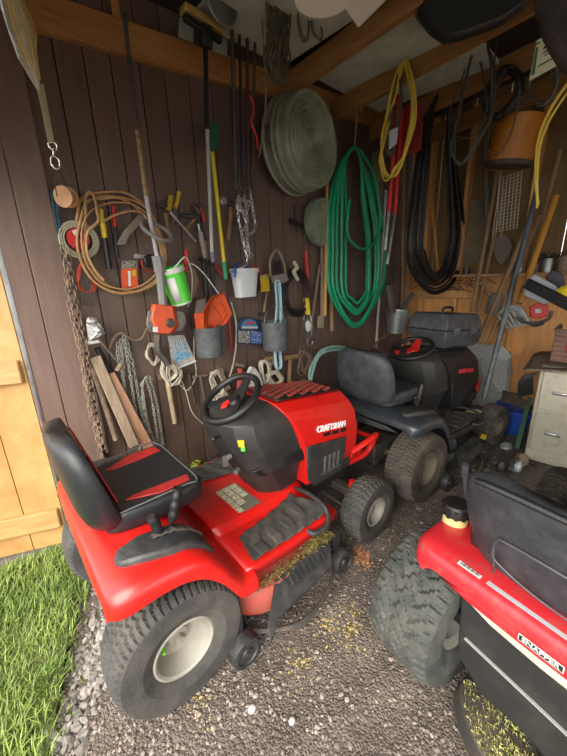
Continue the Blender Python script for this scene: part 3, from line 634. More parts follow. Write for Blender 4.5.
# ---------------------------------------------------------------- the other mower (seen from behind)
def snapper():
    t = E('riding_mower', (1.105, -.005, 0), 'crimson riding mower seen from behind with tall black seat, nearest the viewer', 'riding mower', RA(-11))
    for s_ in (-1, 1):
        wheel(t, 'rear_wheel', -.02, s_*.375, .275, .265, .118, s_, mat('grey-green tyre rubber', (.032, .037, .034), .8, 0, (.08, .078, .066), 9, bump=.3, bsc=120), RIM, 40, 1, True, 0, .011)
        wheel(t, 'front_wheel', 1.22, s_*.40, .20, .16, .082, s_, RUBM, RIM, 32, 0, True, 0, .007)
    MB().box((-.12, -.14, .2), (1.3, -.11, .34)).box((-.12, .11, .2), (1.3, .14, .34)).box((-.1, -.11, .24), (.9, .11, .27)).cyl((0, -.3, .25), (0, .3, .25), .03).cyl((1.22, -.36, .2), (1.22, .36, .2), .02).build('frame', DUST, t, world=False)
    top = interp([(-.16, .53), (-.15, .58), (-.12, .60), (-.02, .605), (.15, .60), (.24, .58), (.34, .46), (.42, .40)])
    wid = interp([(-.16, .37), (-.145, .41), (-.10, .435), (.42, .45)])
    skl = interp([(-.16, .50), (-.12, .51), (-.04, .53), (.1, .53), (.22, .47), (.34, .38), (.42, .36)])
    xs_ = [-.16, -.157, -.15, -.135, -.11, -.08, -.06, -.02, .04, .12, .18, .22, .27, .32, .37, .42]
    m = fendersurf(0, xs_, top, wid, skl, .045)
    m.slab([(-.158, -.37, .50), (-.158, .37, .50), (-.158, .37, .54), (-.158, -.37, .54)], (.006, 0, 0))
    fe = m.build('rear_fender', SNRED, t, world=False, solid=.005, sub=1, ang=50)
    # pale strip, black rear plate
    Mx = lambda y: (-.302, y)
    m = MB(); m.slab([(-.150, .23, .51), (-.150, .13, .478), (-.150, .0, .468), (-.150, -.2, .468), (-.150, -.34, .51)], (.02, 0, 0)); m.build('tail_panel', CREAM, t, world=False, bev=.004)
    m = MB(); m.slab([(-.135, .235, .51), (-.135, -.36, .51), (-.135, -.33, .16), (-.135, -.1, .14), (-.135, .12, .16), (-.135, .22, .24)], (.02, 0, 0)); pl = m.build('rear_plate', DUST, t, world=False, bev=.006)
    MB().bar((-.140, .20, .34), (-.140, -.32, .30), .008, .006).build('rear_plate_rib', mat('grey trim', (.28, .28, .26), .6), pl, world=False)
    # lettering plate on the tail
    M_ = Matrix.Translation((-.1635, .0, .535)) @ Matrix.Diagonal((.64, .64, .64, 1)) @ Matrix.Rotation(-pi/2, 4, 'Z') @ Matrix.Rotation(pi/2, 4, 'X')
    bd = MB().box((-.085, -.0185, -.002), (.085, .0185, .0005), M_).build('badge', WHT, t, world=False, bev=.002)
    MB().box((-.081, -.0145, .0004), (.081, .0145, .0010), M_).build('badge_panel', mat('badge black', (.02, .02, .02), .5), bd, world=False)
    text('SNAPPER', .031, WHT, 'lettering', bd, M_ @ Matrix.Translation((0, 0, .0012)), .0008, 1.12)
    # stickers
    s1 = MB().box((-.13, .19, .5985), (-.095, .265, .6005)).build('barcode_sticker', WHT, t, world=False)
    m = MB()
    for i in range(14): m.box((-.126, .196+i*.0045, .6005), (-.106, .196+i*.0045+(.0025 if i % 3 else .0012), .6010))
    m.build('barcode', mat('badge black', (.02, .02, .02)), s1, world=False)
    MB().box((-.13, -.06, .5985), (-.10, .17, .6005)).build('warning_sticker', PALE, t, world=False)
    # fuel cap
    MB().lathe([(.045, 0), (.045, .05), (.04, .055)], Matrix.Translation((.05, .385, .590)), 24).build('fuel_neck', mat('yellowed plastic', (.60, .48, .20), .5), t, world=False)
    m = MB().lathe([(.05, 0), (.052, .03), (.045, .045), (.02, .05), (.001, .05)], Matrix.Translation((.05, .385, .640)), 24)
    for i in range(12): a = 2*pi*i/12; m.box((-.006, .046, 0), (.006, .056, .035), Matrix.Translation((.05, .385, .640)) @ Matrix.Rotation(a, 4, 'Z'))
    m.build('fuel_cap', BLK, t, world=False)
    MB().lathe([(.016, 0), (.016, .004), (.008, .005), (.001, .002)], Matrix.Translation((.02, .385, .60)), 16).build('bolt_cap', DSTEEL, t, world=False)
    MB().tube(smooth([(.27, .45, .50), (.28, .485, .64), (.275, .49, .72)], 4), [.008]*5+[.014]*4, 10).build('lever', CHAR, t, world=False)
    # seat: big one-piece shell, back facing the viewer
    m = MB(); secs = []
    for h, w, th in ((-.04, .16, .05), (.0, .20, .07), (.06, .235, .075), (.16, .255, .075), (.26, .26, .07), (.32, .253, .06), (.36, .235, .055), (.385, .20, .045), (.40, .14, .03)):
        xc = -.02-h*.3; q = []; n_ = 28
        for i in range(n_):
            a = 2*pi*i/n_; cx, sx = cos(a), sin(a); y = w*abs(cx)**.3*(1 if cx > 0 else -1)
            q.append((xc+th/2*abs(sx)**.6*(1 if sx > 0 else -1)+.05*(abs(y)/w)**3, y, .56+h))
        secs.append(q)
    bk = m.loft(secs).build('seat_back', SVIN, t, world=False, sub=1, ang=60)
    m = MB(); pts = smooth([(-.150, .19, .940), (-.158, .14, .95), (-.158, 0, .952), (-.158, -.14, .95), (-.150, -.19, .940)], 6); m.tube(pts, [.011]*len(pts), 8); m.build('seat_rim', VINYL, bk, world=False); bk.location.y = .045
    m = MB().tube(smooth([(-.072, .13, .60), (-.110, .13, .72), (-.120, .12, .76), (-.126, .09, .775), (-.126, -.10, .775)], 5), .0035, 6)
    m.tube(smooth([(-.115, .13, .72), (-.1, .12, .67), (-.088, .0, .625), (-.082, -.2, .61)], 6), .003, 6); m.build('seat_groove', CHAR, bk, world=False)
    m = MB(); m.loft([[(-.02+.4*i/5, y, .60+(.09-.02*i/5)*s2+.02*(abs(y)/.24)**2*s2) for y, s2 in ((-.24, 0), (-.25, .6), (-.2, 1), (0, .95), (.2, 1), (.25, .6), (.24, 0))] for i in range(6)]); m.build('seat_cushion', VINYL, t, world=False, bev=.01).location.y = .045
    MB().box((.05, -.1, .55), (.33, .1, .60)).build('seat_base', DSTEEL, t, world=False)
    # footrest, dash, hood
    MB().loft([[(x, -.5, .35), (x, -.49, .38), (x, -.2, .38), (x, -.15, .45), (x, .15, .45), (x, .2, .38), (x, .49, .38), (x, .5, .35)] for x in (.40, .6, .86)], closed=False).build('footrest', SNRED, t, world=False, solid=.005)
    MB().loft(superloft([(.60, .15, .42, .76), (.68, .2, .4, .82), (.82, .23, .38, .83)], 5)).build('dashboard', DUST, t, world=False)
    MB().loft(superloft([(.83, .25, .38, .82), (1.1, .25, .38, .80), (1.3, .235, .38, .76), (1.42, .2, .4, .70), (1.47, .15, .45, .62)], 4)).build('hood', SNRED, t, world=False)
    steering(t, .66, .90, .18, 35, BLK)
    m = MB(); secs = []
    for k, z_ in ((1.0, .07), (1.03, .10), (1.0, .19), (.9, .22), (.5, .24), (.1, .245)):
        secs.append([(.62+k*.34*cos(2*pi*i/36), k*.50*sin(2*pi*i/36), z_) for i in range(36)])
    m.loft(secs, caps=False).build('cutting_deck', SNRED, t, world=False, solid=-.004)
    # hitch apron with dried clippings under the plate
    m = MB(); secs = []
    for k, z_ in ((1.0, .05), (1.02, .07), (.98, .12), (.8, .155), (.4, .17)):
        secs.append([(-.10-k*.20*sin(pi*i/24), -.16+k*.36*cos(pi*i/24), z_) for i in range(25)])
    ap = m.loft(secs, closed=False).build('rear_apron', DSTEEL, t, world=False, solid=-.004)
    m = MB()
    for i in range(7000):
        a_ = random.uniform(.05, pi-.05); k = random.uniform(.45, .97); x, y = -.10-k*.20*sin(a_), -.16+k*.36*cos(a_); zz = float(np.interp(k, [.4, .8, .98], [.17, .155, .12]))+.004
        if random.random() > .65+.5*sin(a_*5+k*3): continue
        an = random.random()*3.14; l_ = random.uniform(.0025, .007); c, s__ = cos(an)*l_, sin(an)*l_
        m.add([(x-c, y-s__, zz), (x+c, y+s__, zz+random.uniform(0, .012)), (x+c-s__*.25, y+s__+c*.25, zz+.005), (x-c-s__*.25, y-s__+c*.25, zz+.004)], [(0, 1, 2, 3)])
    g_ = m.build('clippings', mat('greenish clippings', (.27, .27, .07), .9, 0, (.42, .38, .16), 50, isl=.3), ap, world=False); g_['kind'] = 'stuff'
    return t
snapper()
# ================================================================ things on the walls
def pxm(x, y, off=0): return (W(x, y+1, off)-W(x, y, off)).length
def P3(pts, off=.03, f=W): return [f(p[0], p[1], p[2] if len(p) > 2 else off) for p in pts]
def tb(m, pts, rp, off=.03, k=5, n=8, closed=False, f=W, raw=False):
    P = P3(pts, off, f); r = rp*pxm(pts[0][0], pts[0][1], off) if f is W else rp
    if not raw and len(P) > 2: P = smooth(P, k, closed)
    rr = r if not isinstance(rp, (list, tuple)) else None
    m.tube(P, r, n, closed=closed); return m
def sb(m, pts, off, th): m.slab([W(x, y, off+th) for x, y in pts], (0, th, 0)); return m
def T(name, label, cat, x, y, off=.03, group=None, f=W): return E(name, f(x, y, off), label, cat, 0, group)
def one(m, name, mt, label, cat, group=None, **k):
    o = m.build(name, mt, None, **k); return tag(o, label, cat, group)
def rod(name, label, cat, pts, rp, mt, off=.03, group=None, f=W, **k):
    m = MB(); tb(m, pts, rp, off, f=f, **k); return one(m, name, mt, label, cat, group)
def chain(paths, ll, wr, mt, name, label, cat, group=None):
    m = MB(); ct = 0
    base = []
    for a in range(8):
        t = 2*pi*a/8; base.append((ll*.5*cos(t)+(ll*.22*(1 if cos(t) > .01 else -1 if cos(t) < -.01 else 0)), ll*.36*sin(t), 0))
    for path in paths:
        P = [V(p) for p in path]; d = 0; i = 0; pos = P[0].copy(); step = ll*1.02; cum = [0]
        for a, b in zip(P[:-1], P[1:]): cum.append(cum[-1]+(b-a).length)
        s_ = 0
        while s_ < cum[-1]:
            while i < len(cum)-2 and cum[i+1] < s_: i += 1
            a, b = P[i], P[i+1]; t = (s_-cum[i])/max(1e-6, cum[i+1]-cum[i]); q = a.lerp(b, t); dr = (b-a).normalized()
            o_ = dr.orthogonal().normalized(); o2 = dr.cross(o_); an = (pi/2 if ct % 2 else 0)+random.uniform(-.4, .4)+.6; u = o_*cos(an)+o2*sin(an); v_ = dr.cross(u)
            M_ = Matrix((dr, u, v_)).transposed().to_4x4(); M_.translation = q
            m.tube([M_ @ V(p) for p in base], wr, 5, closed=True); ct += 1; s_ += step
    return one(m, name, mt, label, cat, group)
def pail(name, label, cat, c, r0, r1, h, mt, tilt=0, ty=0, group=None, bail=None, bm=None, rimr=.004, liner=None):
    t = E(name, c, label, cat, 0, group); M_ = Matrix.Rotation(RA(tilt), 4, 'Y') @ Matrix.Rotation(RA(ty), 4, 'X')
    b = MB().lathe([(.001, .0), (r0, 0), (r0+(r1-r0)*.5, h*.5), (r1, h), (r1+rimr, h+.001), (r1+rimr, h-.012), (r1, h-.013)], M_, 36).build('pail_body', mt, t, world=False, solid=.002)
    if bail:
        P = [M_ @ V((r1*cos(a), 0, h-.01+bail*sin(a))) for a in [pi*i/16 for i in range(17)]]
        MB().tube(P, .0022, 6).build('bail', bm or STEEL, t, world=False)
    return t
# ---- left edge: bag of line, strap, snap hook, spool
t = T('plastic_bag', 'clear plastic bag of yellow straw-like line hanging at the eave above the strap', 'bag', 30, 20, .45)
secs = []
for (x, y, w) in ((6, -14, 18), (14, 8, 20), (22, 35, 20), (28, 58, 15), (34, 76, 8), (39, 90, 1.5)):
    c = W(x, y, .45); s_ = pxm(x, y, .45)*w; secs.append([c+V((cos(2*pi*i/18)*s_*.62*(1+.08*sin(i*2.3+y)), sin(2*pi*i/18)*s_*.5*(1+.1*cos(i*1.7+y)), sin(i*1.3)*.008)) for i in range(18)])
MB().loft(secs).build('bag', mat('clear plastic film', (.85, .86, .78), .18, 0, (.6, .62, .52), 25, alpha=.42, bump=.6, bsc=40), t)
m = MB()
for i in range(46):
    a = random.uniform(-.5, .5); b_ = random.uniform(-.5, .5)
    P = [W(12+a*15, -8, .45+b_*.08), W(24+a*17+random.gauss(0, 2), 28, .45+b_*.08), W(31+a*12, 56, .45+b_*.06), W(38+a*4, 80, .45)]
    m.tube(smooth(P, 4), .0024, 4)
m.build('line', mat('straw yellow line', (.70, .55, .14), .5, isl=.4), t)
t = T('strap', 'olive webbing strap ending in a nickel snap hook, below the plastic bag', 'strap', 46, 115, .40)
m = MB()
for dx in (-3.2, 0, 3.0): m.slab([W(38+dx*.5, 84, .40-dx*.004), W(40+dx*.9+1, 84, .40-dx*.004), W(53+dx*.5, 143, .40), W(50+dx*.5, 143, .40)], (0, .003, .0))
m.build('webbing', mat('olive webbing', (.33, .34, .18), .8, 0, (.42, .42, .26), 70), t)
m = MB(); s_ = pxm(53, 148, .4)
c = W(53, 146, .4); m.tube([c+V((cos(a)*4*s_, 0, sin(a)*4*s_)) for a in [2*pi*i/16 for i in range(16)]], .9*s_, 8, closed=True)
tb(m, [(54, 149), (54.5, 156)], 1.5, .40, raw=True)
tb(m, [(54.5, 155), (51.5, 158), (52, 165), (56.5, 169), (60, 166), (59, 160), (55.5, 157)], .95, .40)
m.build('snap_hook', mat('nickel', (.75, .73, .68), .25, .9), t)
t = T('thread_spool', 'wooden spool of tan twine hanging from a wire loop near the left post', 'spool', 64, 197, .12)
ax_ = (V((-.75, -.62, -.1))).normalized(); c = W(66, 197, .12)
Ms = Matrix.Translation(c) @ ax_.to_track_quat('Z', 'Y').to_matrix().to_4x4(); s_ = pxm(64, 197, .12)
MB().lathe([(.001, 5*s_), (2*s_, 5*s_), (10.5*s_, 5*s_), (10.5*s_, 3*s_), (7*s_, 3*s_), (7*s_, -4*s_), (10.5*s_, -4*s_), (10.5*s_, -6*s_), (.001, -6*s_)], Ms, 32).build('spool_core', mat('spool wood', (.55, .30, .15), .6, 0, (.45, .23, .11), 20), t)
m = MB()
for i in range(9): m.tube([Ms @ V((cos(a)*7.8*s_, sin(a)*7.8*s_, (-3.4+.75*i)*s_)) for a in [2*pi*j/20 for j in range(20)]], .45*s_, 5, closed=True)
m.build('twine', TAN, t)
m = MB(); tb(m, [(57, 168, .38), (55, 182, .2), (57, 196, .12)], .55, .2); tb(m, [(58, 168, .38), (64, 180, .2), (69, 192, .12)], .55, .2); m.build('wire', DSTEEL, t)
# tape reel with coloured centre, dark cloth
t = T('cable_reel', 'round reel of clear tubing with red and white centre hanging on the left boards', 'reel', 79, 240, .06)
m = MB()
for i in range(9):
    s_ = pxm(79, 240)*(17-.6*i); m.tube([W(79, 240, .05+.004*(i % 3))+V((cos(a)*s_*1.1, 0, sin(a)*s_*1.05)) for a in [2*pi*j/32 for j in range(32)]], .0035, 5, closed=True)
m.build('tubing', mat('clear tubing', (.42, .40, .28), .35), t)
m = MB(); s_ = pxm(79, 240)*10; m.lathe([(.001, 0), (s_*1.05, 0), (s_*1.05, .01), (.001, .01)], Matrix.Translation(W(78, 239, .05)) @ Matrix.Rotation(pi/2, 4, 'X'), 24); h = m.build('centre_card', REDP, t)
for i in range(4): sb(MB(), [(72+i*3, 231+i*4), (76+i*3, 229+i*4), (79+i*3, 234+i*4), (75+i*3, 236+i*4)], .062, .002).build('print', [WHT, BLK, ORG, WHT][i], h)
m = MB()
for i in range(5): tb(m, [(51+i*1.6, 190), (53+i*1.7, 215), (57+i*1.8, 235), (61+i*1.6, 252)], .9, .05+.004*(i % 2))
one(m, 'cloth_strip', mat('teal cloth', (.03, .07, .09), .9, 0, (.06, .11, .13), 40), 'dark teal cloth strip hanging behind the wooden spool', 'cloth')
m = MB()
for i in range(4):
    tb(m, [(82, 262), (95-i*1.5, 268+i*2), (99-i*2, 282), (92-i, 292), (82-i, 288), (77+i, 275)], .35, .035+.003*i, closed=True)
one(m, 'wire_coil', mat('red wire', (.65, .07, .02), .5), 'thin red wire loops hanging under the round reel', 'wire')
m = MB()
for i in range(7): tb(m, [(84+i*.9, 276), (83+i*1.5+random.uniform(-1, 1), 290), (82+i*1.3, 305)], .5, .04)
one(m, 'nail_bundle', DSTEEL, 'small bundle of dark wires beside the rusty chain', 'wires')
# tan coil
t = T('rope_coil', 'tan flat cord coiled in a wide loop around the yellow saw', 'cord coil', 112, 245, .07)
m = MB()
for k, (A_, o_) in enumerate((([(83, 197), (97, 193), (122, 192), (142, 203), (155, 222), (163, 248), (161, 272), (148, 286), (122, 294), (100, 286), (84, 268), (76, 240), (78, 212)], .05),
    ([(86, 202), (100, 199), (124, 198), (146, 208), (160, 232), (166, 258), (160, 278), (145, 289), (120, 293), (96, 283), (82, 262), (77, 240), (82, 214)], .07),
    ([(90, 212), (110, 203), (134, 205), (152, 220), (161, 244), (163, 262), (150, 280), (130, 289), (105, 285), (90, 270), (83, 252), (82, 230)], .085),
    ([(84, 206), (86, 225), (84, 248), (92, 270), (110, 286), (135, 291), (155, 283), (162, 262), (158, 240), (148, 220), (130, 203), (104, 196)], .06))):
    tb(m, A_, [1.5, 1.3, .9, 1.2][k], o_, closed=True)
tb(m, [(86, 215), (85, 200), (89, 192), (94, 197), (97, 212), (98, 222), (88, 232), (87, 252), (95, 270), (104, 280)], 1.5, .095)
tb(m, [(103, 222), (115, 215), (132, 211), (143, 214), (150, 226)], 1.1, .09)
m.build('cord', TAN, t)
t = T('hand_saw', 'yellow and black long-handled saw hanging inside the tan cord coil', 'saw', 105, 240, .05)
m = MB(); tb(m, [(101, 209), (103, 224)], 2.2, .05, raw=True); tb(m, [(103, 224), (105, 238)], 2.9, .05, raw=True); m.build('handle', YEL, t)
m = MB(); tb(m, [(104.5, 238), (109, 269)], 3.1, .05, raw=True)
for i in range(7): tb(m, [(105.3+.6*i, 243+4*i), (105.4+.6*i, 244.5+4*i)], 3.6, .05, raw=True)
m.build('sheath', BLK, t)
t = T('file_tool', 'red-handled black tool hanging right of the yellow saw', 'hand tool', 115, 232, .04)
tb(MB(), [(113, 206), (115, 227)], 2.2, .04, raw=True).build('handle', REDP, t); tb(MB(), [(115, 227), (117, 258)], 2.1, .04, raw=True).build('blade', BLK, t)
m = MB(); sb(m, [(139, 214), (147, 218), (139, 226), (129, 237), (126, 245), (118, 245), (118, 242), (125, 230), (133, 221)], .04, .02); one(m, 'axe_haft', mat('bleached wood', (.20, .16, .12), .8, 0, (.28, .23, .18), 20), 'curved grey wooden stick hanging inside the cord coil', 'stick', bev=.004)
t = T('blade_packet', 'orange and black blister packet pinned below the curved stick', 'packet', 129, 274, .03)
sb(MB(), [(121, 261), (137, 260.5), (138, 287), (122, 288)], .03, .004).build('card', ORG, t)
sb(MB(), [(121, 261), (137, 260.5), (137.2, 268), (121.3, 269)], .036, .002).build('header', mat('packet print', (.05, .05, .04), .5, 0, (.4, .38, .3), 160, .45, .55), t)
sb(MB(), [(128, 271), (130.5, 271), (131, 286), (128.6, 286)], .036, .002).build('print', WHT, t); sb(MB(), [(132, 270), (136, 270), (136, 276), (132, 276)], .036, .002).build('print', YEL, t)
t = T('tape_measure', 'black and red tape reel beside the orange packet', 'tape', 149, 265, .05)
s_ = pxm(149, 262); MB().lathe([(.001, 0), (6*s_, 0), (6.5*s_, .01), (6.5*s_, .02), (5*s_, .028), (.001, .028)], Matrix.Translation(W(149, 261, .03)) @ Matrix.Rotation(pi/2, 4, 'X'), 24).build('case', BLK, t)
m = MB(); m.tube([W(150, 264, .03)+V((cos(a)*8.5*s_, 0, sin(a)*8*s_)) for a in [pi*.8+2*pi*.65*i/20 for i in range(21)]], .0045, 6); m.build('cord', REDP, t)
sb(MB(), [(134, 254), (146, 255), (146, 259), (134, 258)], .04, .004).build('blade', STEEL, t)
# ---- string trimmer
t = T('string_trimmer', 'upside-down string trimmer with orange engine hanging from the wall plate', 'trimmer', 160, 320, .16)
m = MB(); tb(m, [(124, 12, .16), (137, 130, .16)], 2.7, .16, raw=True); m.build('shaft', DSTEEL, t)
tb(MB(), [(137, 130), (146, 196)], 2.5, .16, raw=True).build('shaft_grip', mat('worn yellow tape', (.40, .30, .12), .7, 0, (.18, .13, .08), 50), t)
tb(MB(), [(146, 196), (158, 262)], 2.3, .16, raw=True).build('lower_shaft', mat('white worn tube', (.55, .53, .52), .5, 0, (.35, .33, .36), 40), t)
m = MB(); tb(m, [(157, 258), (160, 275), (163, 306)], 4.4, .16, raw=True); tb(m, [(157, 256), (160, 272)], 6, .16, raw=True); m.build('throttle_housing', mat('grey plastic', (.22, .22, .21), .6), t)
m = MB(); cc = W(157, 231, .17); s_ = pxm(157, 231, .17); m.tube([cc+V((cos(a)*15*s_, sin(a)*12*s_, -cos(a)*3*s_+sin(a)*10*s_)) for a in [2*pi*i/28 for i in range(28)]], 2.2*s_, 10, closed=True); m.build('loop_handle', mat('dusty grey rubber', (.20, .19, .17), .7), t)
m = MB(); m.loft([[W(x0, y0, .16+o_) for x0, y0 in ((152-g, 304), (175+g, 306), (179+g, 326), (173+g, 334), (155-g, 333), (149-g, 318))] for g, o_ in ((-2, -.05), (0, -.04), (0, .05), (-3, .075))]); e_ = m.build('engine_cover', mat('trimmer orange', (.70, .085, .02), .45, 0, (.55, .09, .03), 20), t, bev=.006)
m = MB(); m.loft([[W(x0, y0, .16+o_) for x0, y0 in ((148, 311), (156, 309), (158, 330), (150, 333), (146, 324))] for o_ in (-.05, .062)]); m.loft([[W(x0, y0, .16+o_) for x0, y0 in ((176, 310), (184, 312), (187, 322), (182, 331), (176, 331))] for o_ in (-.05, .05)]); m.build('side_housing', mat('engine grey', (.20, .19, .17), .6, 0, (.10, .10, .09), 30), t, bev=.006)
m = MB(); m.lathe([(.001, .02), (.022, .02), (.028, .008), (.028, 0)], Matrix.Translation(W(170, 323, .235)) @ Matrix.Rotation(pi/2, 4, 'X'), 18); m.build('starter_hub', DSTEEL, t)
sb(MB(), [(153, 327), (158, 327), (158, 332), (153, 332)], .24, .002).build('sticker', WHT, t)
tb(MB(), [(158, 334), (158, 350), (166, 360), (168, 365)], 4, .15).build('exhaust_grip', DSTEEL, t)
# ---- chains
def P_(l, o): return smooth(P3(l, o), 4)
chain([P_([(63, 250), (70, 285), (80, 335), (88, 390), (98, 440), (104, 462)], .10), P_([(68, 252), (76, 300), (86, 350), (94, 400), (104, 450)], .12), P_([(66, 255), (69, 300), (80, 350), (92, 420)], .13)], .034, .0036, RUST, 'chain', 'long rusty brown chain hanging down the left post edge', 'chain', )
chain([P_([(121, 342), (124, 380), (130, 440)], .06), P_([(124, 338), (131, 380), (138, 430), (140, 450)], .07), P_([(127, 342), (134, 370), (140, 405), (147, 445)], .06), P_([(118, 345), (118, 356), (122, 372), (128, 420)], .06)], .024, .003, GCHAIN, 'chain', 'grey chain draped in long loops beside the leaning boards', 'chain')
chain([P_([(143, 384), (143, 410), (150, 442)], .06), P_([(146, 379), (152, 400), (158, 440)], .07), P_([(150, 380), (157, 405), (163, 446)], .06), P_([(142, 386), (147, 420), (156, 446)], .08), P_([(142, 384), (146, 377), (152, 379)], .07)], .022, .0028, GCHAIN, 'chain', 'shorter grey chain bunch left of the wooden mallet', 'chain')
chain([P_([(241, 196), (238, 215), (243, 240), (247, 262), (238, 270)], .13), P_([(244, 195), (247, 215), (247, 240), (250, 258)], .12), P_([(238, 198), (237, 208), (246, 212), (249, 203), (243, 200)], .14), P_([(250, 192), (253, 210), (255, 228), (249, 235)], .12), P_([(240, 205), (246, 222), (243, 232)], .15)], .026, .003, mat('zinc', (.72, .72, .70), .3, .8), 'chain', 'bright zinc chain bunched under the long dark cords', 'chain')
rod('rod_hook', 'bent steel rod hook from the zinc chain to the pale tub', 'hook', [(231, 272), (240, 267), (250, 259), (252, 254)], 1.0, STEEL, .13)
# hitch, leaning boards, mallet, bolts
t = T('tow_hitch', 'silver trailer coupler bolted on a black bar above the leaning boards', 'hitch', 95, 330, .09)
m = MB(); m.loft([[W(x, y, o_) for x, y in ((86, 320), (92, 317), (101, 325), (104, 333), (98, 338), (88, 342))] for o_ in (.05, .11)]); m.ball(W(92, 321, .12), (.03, .02, .022)); m.ball(W(98, 330, .12), (.022, .03, .018)); m.tube([W(88, 318, .13), W(104, 334, .10)], .012, 8); m.tube([W(90, 340, .12), W(103, 328, .12)], .01, 8); m.box(*(W(88, 345, .12), W(97, 338, .06))); m.build('coupler', mat('bright cast metal', (.68, .67, .64), .35, .7, (.4, .4, .38), 40), t, bev=.004)
tb(MB(), [(97, 348), (111, 372)], 3, .08, raw=True).build('bar', BLK, t); tb(MB(), [(99, 340), (122, 367)], .9, .12, raw=True).build('lever', STEEL, t); tb(MB(), [(117, 371), (121, 364)], 2.5, .12, raw=True).build('knob', RUST, t)
def plank(name, label, x0, y0, x1, y1, w, o0, o1, mt):
    a, b = W(x0, y0, o0), W(x1, y1, o1); m = MB().bar(a, b, w, .022, up=(0, 1, 0)); return one(m, name, mt, label, 'board', None, bev=.002)
plank('board', 'sun-bleached board leaning against the wall, left of the reddish board', 95, 357, 134, 446, .055, .10, .14, LUMG)
plank('board', 'reddish board leaning against the wall right of the bleached board', 109, 374, 150, 450, .060, .09, .12, LUMB)
rod('steel_post', 'dark iron post leaning behind the bleached board', 'post', [(93, 368, .06), (116, 440, .10)], 2.6, RUST, raw=True)
rod('steel_post', 'dark iron post standing between the rusty chain and bleached board', 'post', [(96, 392, .05), (108, 452, .08)], 2.0, DSTEEL, raw=True)
t = T('mallet', 'wooden hammer with pale handle tied in white rope below the trimmer', 'hammer', 170, 400, .04)
tb(MB(), [(167, 378), (175, 423)], [1][0]*2.6, .04, raw=True).build('handle', mat('pale ash handle', (.42, .33, .20), .6, 0, (.3, .22, .13), 14), t); tb(MB(), [(159, 377), (175, 374)], 3, .04, raw=True).build('head', WOODH, t)
def bundle(name, label, loops, r, mt, off, cat='rope', n=5, jit=2.0):
    m = MB()
    for L0 in loops:
        for i in range(n):
            tb(m, [(x+random.uniform(-jit, jit), y+random.uniform(-jit, jit)) for x, y in L0], r, off+random.uniform(-.012, .02), closed=True, n=6)
    return one(m, name, mt, label, cat)
bundle('rope', 'bunched white rope hanging left of the map packet', [[(150, 345), (156, 348), (158, 358), (153, 364), (147, 355)]], .7, ROPE, .05, n=7)
bundle('rope', 'white rope wound around the hammer handle', [[(164, 362), (172, 364), (176, 374), (168, 380), (162, 372)], [(168, 368), (180, 372), (178, 382), (170, 384)]], .8, ROPE, .06, n=7)
bundle('rope', 'loose white rope bundle behind the steering wheel', [[(213, 375), (220, 372), (222, 390), (220, 405), (213, 404), (214, 388)], [(214, 400), (226, 394), (228, 404), (218, 410)]], .8, ROPE, .04, n=8, jit=3)
# map packet
t = T('picture_packet', 'clear packet with blue and white printed sheet under the trimmer engine', 'packet', 180, 352, .05)
sb(MB(), [(168, 336), (184, 335), (196, 362), (173, 371)], .05, .004).build('sheet', mat('packet white', (.55, .53, .48), .4, 0, (.30, .27, .2), 60), t)
sb(MB(), [(172, 346), (184, 342), (191, 356), (176, 363)], .056, .003).build('print', mat('packet blue', (.05, .28, .50), .3, 0, (.45, .6, .65), 55), t)
m = MB()
for i in range(8): tb(m, [(170+i*2.2, 338), (172+i*1.6, 346+i % 3), (176+i*1.7, 352)], .45, .065)
m.build('clear_tie', PALE, t); tb(MB(), [(173, 370), (196, 361)], .9, .06, raw=True).build('edge', WHT, t)
# buckets and scoop
t = pail('bucket', 'small green and white pail with a red tool standing in it', 'pail', W(182, 303, .11), .062, .082, .225, LIME, tilt=-14, bail=None)
M_ = Matrix.Rotation(RA(-14), 4, 'Y')
MB().lathe([(.0785, .19), (.086, .192), (.087, .22), (.0825, .224)], M_, 32).build('rim', WHT, t, world=False); MB().lathe([(.001, -.004), (.064, -.004), (.0645, .008)], M_, 32).build('base', WHT, t, world=False)
m = MB(); vs = [];
m.loft([[M_ @ V(((.0625+.02*z/.225+.002)*cos(a), (.0625+.02*z/.225+.002)*sin(a), z)) for a in np.linspace(RA(-155), RA(-110), 8)] for z in (.02, .17)], closed=False); m.build('paper_label', WHT, t, world=False, solid=.0005)
m = MB(); m.tube(smooth([M_ @ V(p) for p in ((-.03, -.08, .21), (.05, -.10, .26), (.10, -.06, .25), (.13, .0, .14), (.08, .02, .0), (.02, -.02, -.03))], 6), .004, 6); m.build('bail', WHT, t, world=False)
rod('red_tool', 'red plastic handle sticking out of the green pail', 'tool handle', [(186, 272), (186.5, 250)], 2.3, REDP, .10, raw=True)
sc = pxm(209, 340)
t = pail('bucket', 'dark grey metal pail holding the orange scoops', 'pail', W(210, 355, .13), 12.2*sc*.98, 13.2*sc, 27*sc, GREYB)
t = T('scoop', 'large orange plastic dustpan standing in the grey pail', 'dustpan', 219, 325, .13)
m = MB(); m.slab([W(x, y, .10) for x, y in ((224, 293), (232, 314), (226, 324), (208, 331), (207, 312), (213, 299))], (0, .006, 0)); m.slab([W(224, 293, .10), W(213, 299, .10), W(207, 312, .10), W(208, 331, .10), W(204, 331, .16), W(203, 311, .17), (W(211, 297, .17)), W(224, 292, .13)], (.004, 0, 0)); m.build('pan', ORG, t)
m = MB(); tb(m, [(222, 303), (227, 315), (220, 325)], .4, .104, raw=True); tb(m, [(213, 305), (222, 318), (215, 328)], .4, .104, raw=True); m.build('rib', mat('dark orange', (.45, .04, .005), .5), t)
m = MB(); sb(m, [(195, 314), (207, 312), (207, 331), (197, 331)], .14, .02); one(m, 'scoop', ORG, 'small orange plastic block shape beside the dustpan in the grey pail', 'scoop', bev=.004)
